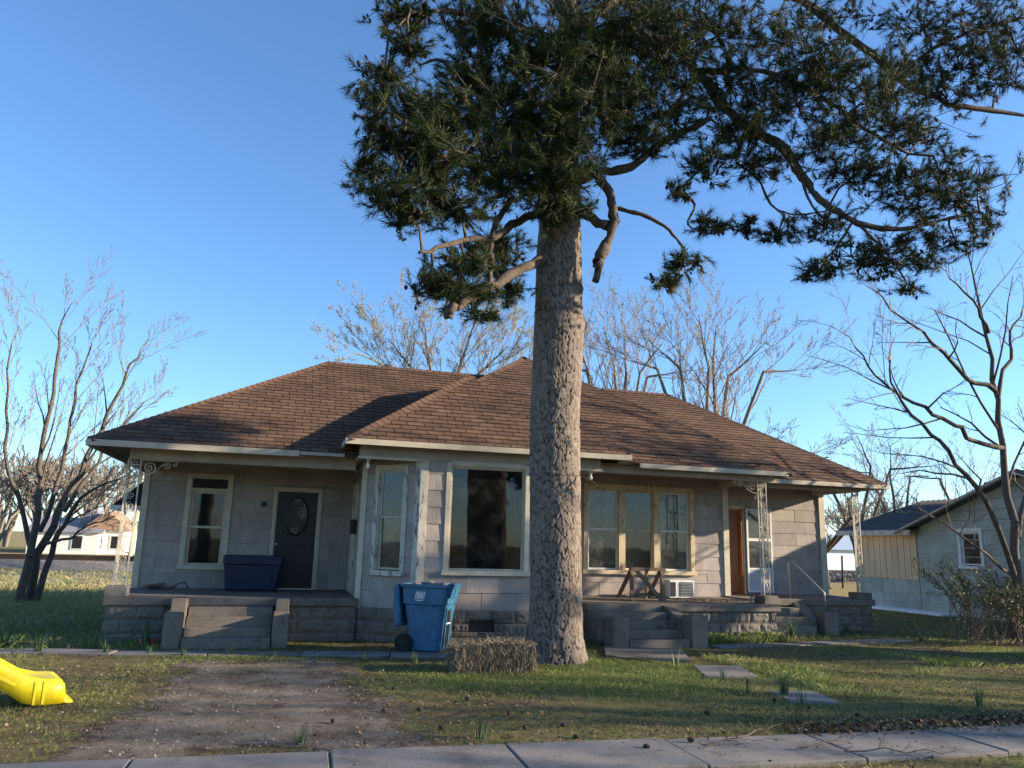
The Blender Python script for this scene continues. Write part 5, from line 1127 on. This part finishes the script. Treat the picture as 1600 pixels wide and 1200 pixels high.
# tan board lean-to on the back corner
LX = NX + .02
MB().box(LX, 26, 20.47, 23.2, 0, 1.02).build('base_wall', M['siding_green'], nb)
for k in range(4):
    for j in range(5): MB().box(LX - .02, LX + .02, 20.48 + j * .54 + .004, 20.48 + (j + 1) * .54 - .004, .0 + k * .255, (k + 1) * .255 - .005).build('wall_block', M['siding_green'], nb, bevel=.004)
for k in range(20): MB().box(LX - .05 + .01 * (k % 2), LX + .02, 20.48 + k * .135 + .004, 20.48 + (k + 1) * .135 - .004, .98 + rng.uniform(-.03, .01), 2.5).build('board', M['tan_board'], nb)
MB().box(LX + .02, 26, 20.47, 23.2, 1.02, 2.5).build('lean_to_core', M['dark_panel'], nb)
m = MB().add([(LX - .4, 20.3, 2.52), (LX - .4, 23.7, 2.52), (LX + 3.5, 23.7, 3.75), (LX + 3.5, 20.3, 3.75), (LX - .4, 20.3, 2.44), (LX - .4, 23.7, 2.44), (LX + 3.5, 23.7, 3.65), (LX + 3.5, 20.3, 3.65)], [(0, 3, 2, 1), (4, 5, 6, 7), (0, 1, 5, 4), (1, 2, 6, 5), (3, 0, 4, 7), (2, 3, 7, 6)])
lr = m.build('lean_to_roof', M['metal_roof'], nb)
MB().box(LX - .44, LX - .402, 20.3, 23.75, 2.36, 2.525).build('fascia_board', M['trim_worn'], nb)
for k in range(14): y = 20.4 + k * .25; MB().bar((LX - .39, y, 2.535), (LX + 3.48, y, 3.765), .03, .03, (0, 1, 0)).build('roof_rib', M['metal_roof'], lr)
MB().box(LX - .75, LX, 19.0, 23.4, -.05, .06).build('concrete_apron', M['print_white'], nb, bevel=.02)
# ------------------------------------------------------------------ house across the street (seen only as a reflection in the glass)
ac_h = empty('house', (3, -24, 0), 'low house with ribbed metal roof across the street', 'house')
MB().box(-2, 9, -28, -22, 0, 2.7).build('wall', M['siding'], ac_h)
rf2 = MB().add([(-2.6, -21.4, 2.6), (9.6, -21.4, 2.6), (6.5, -25, 4.9), (.5, -25, 4.9), (9.6, -28.6, 2.6), (-2.6, -28.6, 2.6)], [(0, 1, 2, 3), (4, 5, 3, 2), (1, 4, 2), (5, 0, 3), (5, 4, 1, 0)]).build('roof', M['concrete_pale'], ac_h)
for x in (0, 3, 6): MB().box(x, x + 1, -21.99, -21.9, .9, 2.2).build('window', M['dark_panel'], ac_h)
# ------------------------------------------------------------------ railway
V = [(-160, 40.6, 0), (160, 40.6, 0), (160, 42.0, .42), (-160, 42.0, .42), (160, 45.2, .42), (-160, 45.2, .42), (160, 46.6, 0), (-160, 46.6, 0)]
me = bpy.data.meshes.new('railway_bed'); me.from_pydata(V, [], [(0, 1, 2, 3), (3, 2, 4, 5), (5, 4, 6, 7)]); me.materials.append(M['ballast']); o = bpy.data.objects.new('railway_bed', me); COL.objects.link(o); tag(o, 'grey gravel railway embankment behind the houses', 'embankment', kind='structure')
for y, lb in ((42.6, 'near'), (44.05, 'far')):
    rl = empty('rail', (0, y, .42), f'rusty dark steel rail on the {lb} side of the gravel embankment', 'rail', None)
    MB().box(-160, 160, y - .035, y + .035, .57, .63).build('rail_head', M['rust'], rl); MB().box(-160, 160, y - .012, y + .012, .44, .57).build('rail_web', M['rust'], rl); MB().box(-160, 160, y - .07, y + .07, .415, .44).build('rail_base', M['rust'], rl)
n = 5000; C_ = np.stack([rng.uniform(24, 44, n), rng.uniform(40.7, 42.1, n), np.zeros(n)], -1); C_[:, 2] = (C_[:, 1] - 40.6) / 1.4 * .42
scraps('gravel', C_, .09, simple('stone', (.3, .28, .27), .9, .5, 3), 'loose grey stones on the embankment slope', 'gravel', .9)
fp = MB().tube([(27.55, 34, -.1), (27.6, 34, 1.62)], [.05, .045], 8).build('fence_post', M['rust']); tag(fp, 'thin dark metal post standing before the embankment', 'post')
# ------------------------------------------------------------------ far houses
def far_house(loc, w, d, h, rh, wallm, roofm, label, wins, gable='x', group='houses beyond the railway'):
    r_ = empty('house', loc, label, 'house', group); x, y, _ = loc
    MB().box(x - w/2, x + w/2, y, y + d, -.2, h).build('wall', wallm, r_)
    if gable == 'x': m = MB().add([(x-w/2-.3, y-.3, h), (x+w/2+.3, y-.3, h), (x+w/2+.3, y+d+.3, h), (x-w/2-.3, y+d+.3, h), (x-w/2-.3, y+d/2, h+rh), (x+w/2+.3, y+d/2, h+rh)], [(0, 1, 5, 4), (2, 3, 4, 5), (1, 2, 5), (3, 0, 4), (3, 2, 1, 0)])
    else: m = MB().add([(x-w/2-.3, y-.3, h), (x+w/2+.3, y-.3, h), (x+w/2+.3, y+d+.3, h), (x-w/2-.3, y+d+.3, h), (x, y-.3, h+rh), (x, y+d+.3, h+rh)], [(0, 4, 5, 3), (1, 2, 5, 4), (0, 1, 4), (2, 3, 5), (3, 2, 1, 0)])
    m.build('roof', roofm, r_)
    for a, z0, ww, hh in wins:
        wd = MB().box(x + a, x + a + ww, y - .06, y + .02, z0, z0 + hh).build('window', M['white'], r_); MB().box(x + a + .1, x + a + ww - .1, y - .075, y - .061, z0 + .1, z0 + hh - .1).build('pane', M['dark_panel'], wd)
    return r_
wm = simple('far_white', (.72, .70, .64), .8, .06); rm = simple('far_roof', (.33, .21, .14), .9, .2); rg = simple('far_roof_grey', (.23, .23, .25), .9, .2)
def fx(px, Y): return float(at_y(px, 850, Y)[0])
far_house((fx(98, 72), 72, 0), 5.2, 7, 1.75, 1.25, wm, rg, 'white far house with grey roof and a dark window', [(.6, .35, .9, 1.2)])
far_house((fx(113, 79), 79, 0), 4.4, 7, 1.9, 1.2, wm, rm, 'far house with an orange brown roof behind the white one', [])
far_house((fx(140, 74), 74, 0), 3.4, 7, 2.1, 1.6, wm, rg, 'white gabled far house with grey blue gable', [(-.6, .5, 1.0, 1.0)], 'y')
far_house((fx(163, 73), 73, 0), 3.2, 6, 2.0, 1.6, wm, rm, 'cream far house with brown gable roof and porch', [(-1.0, .4, .9, 1.2), (.4, .4, .8, 1.2)], 'y')
far_house((fx(206, 76), 76, 0), 2.6, 6, 2.4, .5, wm, rg, 'white flat far building beside the porch post', [])
far_house((fx(1308, 56) + 1.5, 56, 0), 5.2, 6, 2.0, 1.3, simple('far_blue', (.62, .68, .74), .8, .06), simple('far_roof_blue', (.34, .42, .50), .7, .15), 'white far building with pale blue roof behind the embankment', [(.9, .9, .7, .7)])
up_ = empty('utility_pole', (fx(205, 60), 60, 0), 'pale wooden utility pole beyond the railway', 'pole'); X_ = fx(205, 60)
MB().tube([(X_, 60, 0), (X_ + .3, 60, 8.2)], [.15, .11], 8).build('pole', simple('pole_wood', (.45, .37, .24), .9, .2), up_); MB().box(X_ - .8, X_ + 1.3, 59.9, 59.99, 7.5, 7.62).build('crossarm', M['wood_old'], up_)
# ------------------------------------------------------------------ shrub at the right
def shrub(name, loc, hgt, wid, nst, label, seed, dens=26):
    r_ = empty(name, loc, label, 'shrub', 'leafy shrubs under the leaning tree'); g = np.random.default_rng(seed); b = np.array(loc, float); st = []
    for k in range(nst):
        a = g.uniform(0, 6.28); s = g.uniform(.3, 1) * wid; e = b + np.array([math.cos(a) * s, math.sin(a) * s, hgt * g.uniform(.55, 1)])
        st.append(stem([b + g.normal(size=3) * np.array([.25, .25, 0]), b + (e - b) * .5 + np.array([0, 0, .15 * hgt]), e], .014, .004))
    segs, tips = grow(st, seed, levels=2, kids=(6, 4), ratio=.4, up=.2, spread=.8, minr=.002)
    A = np.array([s[0] for s in segs]); B = np.array([s[1] for s in segs]); segs_mesh('stems', A, B, np.array([s[2] for s in segs]), np.array([s[3] for s in segs]), 4, M['twig_brown'], r_)
    m_ = len(A); pick_ = g.integers(0, m_, int(m_ * 1.5)); C_ = A[pick_] + (B - A)[pick_] * g.random((len(pick_), 1)); C_ = C_[C_[:, 2] > .12]; n = len(C_)
    s1 = g.normal(size=(n, 3)) + np.array([0, 0, .4]); s1 /= np.linalg.norm(s1, axis=1, keepdims=True); s2 = np.cross(s1, g.normal(size=(n, 3))); s2 /= np.linalg.norm(s2, axis=1, keepdims=True); l_ = g.uniform(.012, .026, (n, 1))
    o = mesh_np('leaf', np.stack([C_, C_ + s1 * l_ + s2 * l_ * .45, C_ + s1 * l_ * 2, C_ + s1 * l_ - s2 * l_ * .45], 1).reshape(-1, 3), np.arange(n * 4).reshape(-1, 4), M['leaf'], r_, tint=g.random(n)); o['kind'] = 'stuff'
shrub('shrub', (14.0, 13.3, 0), 1.55, 1.0, 30, 'loose evergreen shrub with arching stems before the tan board lean-to', 61)
shrub('shrub', (14.9, 12.9, 0), 1.1, 1.0, 26, 'low dense evergreen shrub at the foot of the leaning tree', 62)
shrub('shrub', (16.6, 14.6, 0), 1.3, 1.1, 22, 'evergreen shrub under the window with the white frame', 63)

# ------------------------------------------------------------------ daffodil clumps
def daff_mesh(seed, n, h):
    g = np.random.default_rng(seed); V, Fq_, T = [], [], []
    for k in range(n):
        a = g.uniform(0, 6.28); r_ = g.uniform(0, .07); p = np.array([r_ * math.cos(a), r_ * math.sin(a), -.01]); ln = np.array([math.cos(a), math.sin(a), 0]) * g.uniform(.05, .5) + g.normal(size=3) * .1; hh = h * g.uniform(.6, 1.1); sd = np.array([-math.sin(a), math.cos(a), 0]) * .008; t = g.random(); b = len(V)
        for i, s in enumerate((0, .35, .7, 1)):
            c_ = p + np.array([0, 0, hh * s * (1 - .12 * s)]) + ln * hh * s * s; w = sd * (1 - .85 * s); V += [c_ - w, c_ + w]
        Fq_ += [(b+2*i, b+2*i+1, b+2*i+3, b+2*i+2) for i in range(3)]; T += [t] * 3
    return mesh_np('leaf_clump', V, Fq_, M['daff'], tint=T, link=False)
DM = [daff_mesh(s, n_, h_) for s, n_, h_ in ((1, 26, .26), (2, 34, .34), (3, 16, .22), (4, 44, .42), (5, 10, .30))]
for k, (x, y, t, s) in enumerate(((60, 1020, 1, 1), (148, 1016, 1, .9), (5, 1010, 0, 1), (228, 1008, 3, 1), (165, 1022, 0, .8), (232, 1022, 2, .8), (285, 1024, 2, .8), (357, 1024, 2, .9), (412, 1030, 2, .6), (432, 1028, 2, .6), (498, 1030, 2, .7), (571, 1032, 2, .9), (648, 1034, 0, .8), (1237, 998, 3, 1), (1322, 990, 3, .8), (1130, 1060, 4, .8), (1165, 1080, 4, 1.0), (1224, 1086, 1, 1.0), (1252, 1100, 4, 1.0), (1248, 1130, 4, .9), (750, 1152, 2, 1.0), (468, 1162, 2, .9), (940, 1008, 2, 1.0), (1055, 1040, 4, 1), (1275, 1000, 1, .7), (1440, 1002, 1, .8), (1365, 1000, 4, .8), (1530, 1105, 3, .7))):
    p = at_z(x, y); lb = ('clump of daffodil leaves along the narrow front path', 'daffodil clumps along the front path') if x < 700 and y < 1100 else ('tall daffodil clump at the foot of a porch wall', 'daffodil clumps by the porches') if t == 3 else ('daffodil leaves standing beside the broken entry path', 'daffodil clumps by the entry path') if 1000 < x < 1260 and y > 1030 else ('lone daffodil clump in the lawn near the sidewalk', 'daffodils near the sidewalk') if y > 1140 else ('daffodil leaves beside the path along the porch with the handrail', 'daffodil clumps by the side path')
    dr_ = empty('daffodil_clump', (p[0], p[1], 0), lb[0], 'plant', lb[1])
    o = bpy.data.objects.new('leaf', DM[t]); COL.objects.link(o); o.parent = dr_; o.scale = (s, s, s); o.rotation_euler.z = k * 1.3; o['kind'] = 'stuff'
# ------------------------------------------------------------------ grass, litter, fallen sticks
def inpoly(x, y, poly):
    r_ = np.zeros(x.shape, bool); n = len(poly)
    for i in range(n):
        (x0, y0), (x1, y1) = poly[i], poly[(i+1) % n]; c_ = ((y0 > y) != (y1 > y)) & (x < (x1 - x0) * (y - y0) / ((y1 - y0) + 1e-12) + x0); r_ ^= c_
    return r_
def strip(a, b, w):
    a = np.array(a); b = np.array(b); d = (b - a) / np.linalg.norm(b - a); s = np.array([-d[1], d[0]]) * w / 2; return [a - s, b - s, b + s, a + s]
hard = [strip((-8.5, 14.05), (-3.6, 13.45), .36), strip((-3.6, 13.45), (3.1, 12.42), .36), strip((7.75, 13.12), (12.6, 13.75), .3), strip((6.25, 13), (5.75, 11.75), 1.2),
        [(5.9, 10.2), (6.55, 10.05), (6.9, 10.95), (6.25, 11.1)], [(6.0, 8.35), (6.5, 8.28), (6.67, 8.9), (6.17, 9.0)],
        [(-2.8, 14.6), (-1.7, 14.6), (-1.7, 13.7), (.2, 13.7), (.2, 14.6), (1.38, 14.6), (2.3, 13.86), (4.75, 13.86), (5.7, 14.3), (5.7, 13.05), (7.6, 13.05), (7.6, 14.25), (10, 14.25), (10, 14.6), (11.8, 14.7), (11.8, 15.5), (13.4, 15.5), (13.4, 23), (-2.8, 23)], [(B0[0], B0[1]), (B1[0], B0[1]), (B1[0], B1[1]), (B0[0], B1[1])]]
def on_walk(x, y):
    c_, s_ = math.cos(-SW_A), math.sin(-SW_A); yy = (x - 2.5) * s_ + (y - 6.5) * c_; return np.abs(yy) < .42 + .1 * (fbm(x, y, 1.5, 9) - .5) - .9 * np.clip(fbm(x, y, .8, 12) - .62, 0, 1)
def scatter(n, x0, x1, y0, y1): return rng.uniform(x0, x1, n), rng.uniform(y0, y1, n)
def allowed(x, y):
    ok = np.ones(x.shape, bool)
    for h_ in hard: ok &= ~inpoly(x, y, h_)
    ok &= ~on_walk(x, y); ok &= (x - PX) ** 2 + (y - PY) ** 2 > .5 ** 2
    return ok
def grass_patch(name, n, reg, hs, label, dens, wd=.0022, dry=0.06):
    x, y = scatter(n, *reg); keep = allowed(x, y)
    den = dens(x, y); drv = inpoly(x, y, out); den = np.where(drv, den * .10 * (1 + 6 * np.clip(fbm(x, y, 1.1, 21) - .6, 0, 1)), den)
    keep &= rng.random(len(x)) < den; x, y = x[keep], y[keep]; n = len(x); g_ = fbm(x, y, .9, 31)
    b = np.stack([x, y, gz(x, y) - .004], -1); a = rng.uniform(0, 6.28, n); h_ = hs * rng.uniform(.45, 1.25, n) * (.6 + .9 * g_); ln = rng.normal(size=(n, 2)) * .55
    tip = b + np.stack([ln[:, 0] * h_, ln[:, 1] * h_, h_], -1); mid = b + np.stack([ln[:, 0] * h_ * .3, ln[:, 1] * h_ * .3, h_ * .6], -1); s_ = np.stack([np.cos(a), np.sin(a), 0 * a], -1) * wd
    V = np.stack([b - s_, b + s_, (mid + tip) / 2 + s_ * .45, tip], 1).reshape(-1, 3)
    t = np.clip(.2 + .55 * rng.random(n) + .5 * (fbm(x, y, .6, 41) - .5) + (rng.random(n) < .22 + dry) * .45, 0, 1)
    return tag(mesh_np(name, V, np.arange(n * 4).reshape(-1, 4), M['grass'], tint=t), label, 'grass', kind='stuff')
lawn = lambda x, y: np.clip((fbm(x, y, .55, 51) - .33) * 2.8, .12, 1)
grass_patch('grass', 330000, (-6, 14, 5.2, 14.4), .03, 'short thin lawn grass of the front yard', lawn)
grass_patch('grass', 50000, (1.8, 6.8, 8.0, 11.9), .045, 'brighter lawn grass round the foot of the pine', lambda x, y: np.clip(1.2 - np.hypot((x - 4.2) / 2.2, (y - 10.6) / 1.6), 0, 1) ** .5)
grass_patch('grass', 30000, (6.8, 13.5, 8.3, 12.2), .085, 'longer tufty grass by the overgrown stepping path', lambda x, y: np.clip((fbm(x, y, .8, 71) - .5) * 5, 0, 1), .0025)
grass_patch('grass', 40000, (-14, -1, 13.5, 28), .09, 'grass of the side yard under the bare trees', lambda x, y: np.clip(1.1 - (y - 13) / 22, .25, 1), .005)
grass_patch('grass', 26000, (8, 20, 13.2, 21), .06, 'sparse grass between the two houses', lambda x, y: np.full(x.shape, .6), .005, .15)
grass_patch('grass', 26000, (-22, -3, 24, 40), .14, 'dry straw coloured grass of the field', lambda x, y: np.full(x.shape, .9), .012, .7)
grass_patch('grass', 1800, (7.65, 9.8, 13.5, 14.2), .13, 'bright weeds at the foot of the block foundation', lambda x, y: np.full(x.shape, .9), .005)
x, y = scatter(48000, -6, 15, 5.3, 14.2); k_ = (rng.random(len(x)) < np.clip((fbm(x, y, .7, 81) - .3) * 2, .1, 1)); k_ &= ~(on_walk(x, y) & (rng.random(len(x)) < .82)); 
for h_ in hard[6:]: k_ &= ~inpoly(x, y, h_)
for h_ in hard[:6]: k_ &= ~(inpoly(x, y, h_) & (rng.random(len(x)) < .85))
x, y = x[k_], y[k_]; scraps('leaf_litter', np.stack([x, y, gz(x, y) + .008 + .02 * (on_walk(x, y))], -1), .018, M['litter'], 'dead leaves, needles and bark bits strewn over the yard', 'litter', .6)
x, y = scatter(9000, 5, 9.5, 6.6, 7.6); k_ = rng.random(len(x)) < np.exp(-((y - 7.02) / .22) ** 2); x, y = x[k_], y[k_]
scraps('leaf_drift', np.stack([x, y, gz(x, y) + .015], -1), .022, M['litter'], 'drift of dark leaves along the sidewalk edge', 'litter', .8)
x, y = scatter(6000, -2.0, 1.7, 6.9, 12.4); k_ = rng.random(len(x)) < np.clip((fbm(x, y, 1.3, 91) - .3) * 2.5, 0, 1); x, y = x[k_], y[k_]
scraps('loose_gravel', np.stack([x, y, bil(x, y) + .012], -1), .011, tinted('pebble', [(0, (.10, .085, .07)), (.6, (.20, .175, .15)), (1, (.32, .29, .255))], .9), 'small loose stones on the parking strip', 'gravel', .7)
def stick(px, py, L, ang, r_, label, seed):
    p = at_z(px, py); g = np.random.default_rng(seed); d = np.array([math.cos(ang), math.sin(ang), 0]); a = np.array([p[0], p[1], .03]); pts = [a + d * L * (t - .5) + np.array([0, 0, .02 + .05 * t * (1 - t)]) + g.normal(size=3) * .012 for t in np.linspace(0, 1, 6)]
    segs, _ = grow([(pts, r_ * .6, r_ * .2)], seed, levels=2, kids=(5, 3), ratio=.4, up=-.02, spread=.8, minr=.002, bend=.06); A = np.array([s[0] for s in segs]); B = np.array([s[1] for s in segs]); A[:, 2] = np.clip(A[:, 2], .01, .12); B[:, 2] = np.clip(B[:, 2], .01, .12)
    tag(segs_mesh('fallen_branch', A, B, np.array([s[2] for s in segs]), np.array([s[3] for s in segs]), 5, M['bark_dark']), label, 'branch', 'fallen branches in the yard')
stick(985, 1036, 1.1, -1.0, .022, 'dark fallen branch on the grass beside the pine trunk', 71); stick(1190, 1150, .9, .5, .014, 'forked dry twig lying by the sidewalk edge', 72); stick(1215, 1130, .7, -.6, .013, 'dark fallen twig near the lone daffodil leaves', 73)
stick(1290, 1172, .7, .2, .014, 'broken stick lying on the sidewalk', 74); stick(1400, 1185, .9, -.2, .013, 'thin stick on the soil beside the sidewalk', 75); stick(1140, 1170, .6, .1, .012, 'short stick on the concrete sidewalk', 76)
# fallen pine cones, each on its own
cm = MB().lathe((0, 0, 0), [(.003, -.035), (.018, -.02), (.024, 0), (.019, .018), (.006, .034)], 8); me_c = cm.build('pine_cone', M['cone']); mesh_c = me_c.data; bpy.data.objects.remove(me_c)
for k, (px, py) in enumerate(((615, 1078), (600, 1112), (655, 1112), (795, 1118), (690, 1140), (820, 1140), (880, 1136), (900, 1155), (1010, 1118), (1105, 1117), (1210, 1096), (1265, 1108), (1080, 1165), (560, 1070), (730, 1095), (520, 1130), (1340, 1120), (1010, 1176))):
    p = at_z(px, py); o = bpy.data.objects.new('fallen_cone', mesh_c); COL.objects.link(o); o.location = (p[0], p[1], .022 if not on_walk(np.array([p[0]]), np.array([p[1]]))[0] else .05); o.rotation_euler = (1.4, k * .7, k * 1.9); tag(o, 'dark fallen pine cone lying in the front yard', 'pine cone', 'fallen pine cones')
tag(MB(Matrix.Translation((-1.95, 14.2, 0)) @ Matrix.Rotation(.4, 4, 'Z')).box(-.14, .14, -.06, .06, -.005, .09).build('brick', simple('red_brick', (.40, .13, .09), .9, .3), bevel=.01), 'reddish brick lying by the porch foundation', 'brick')
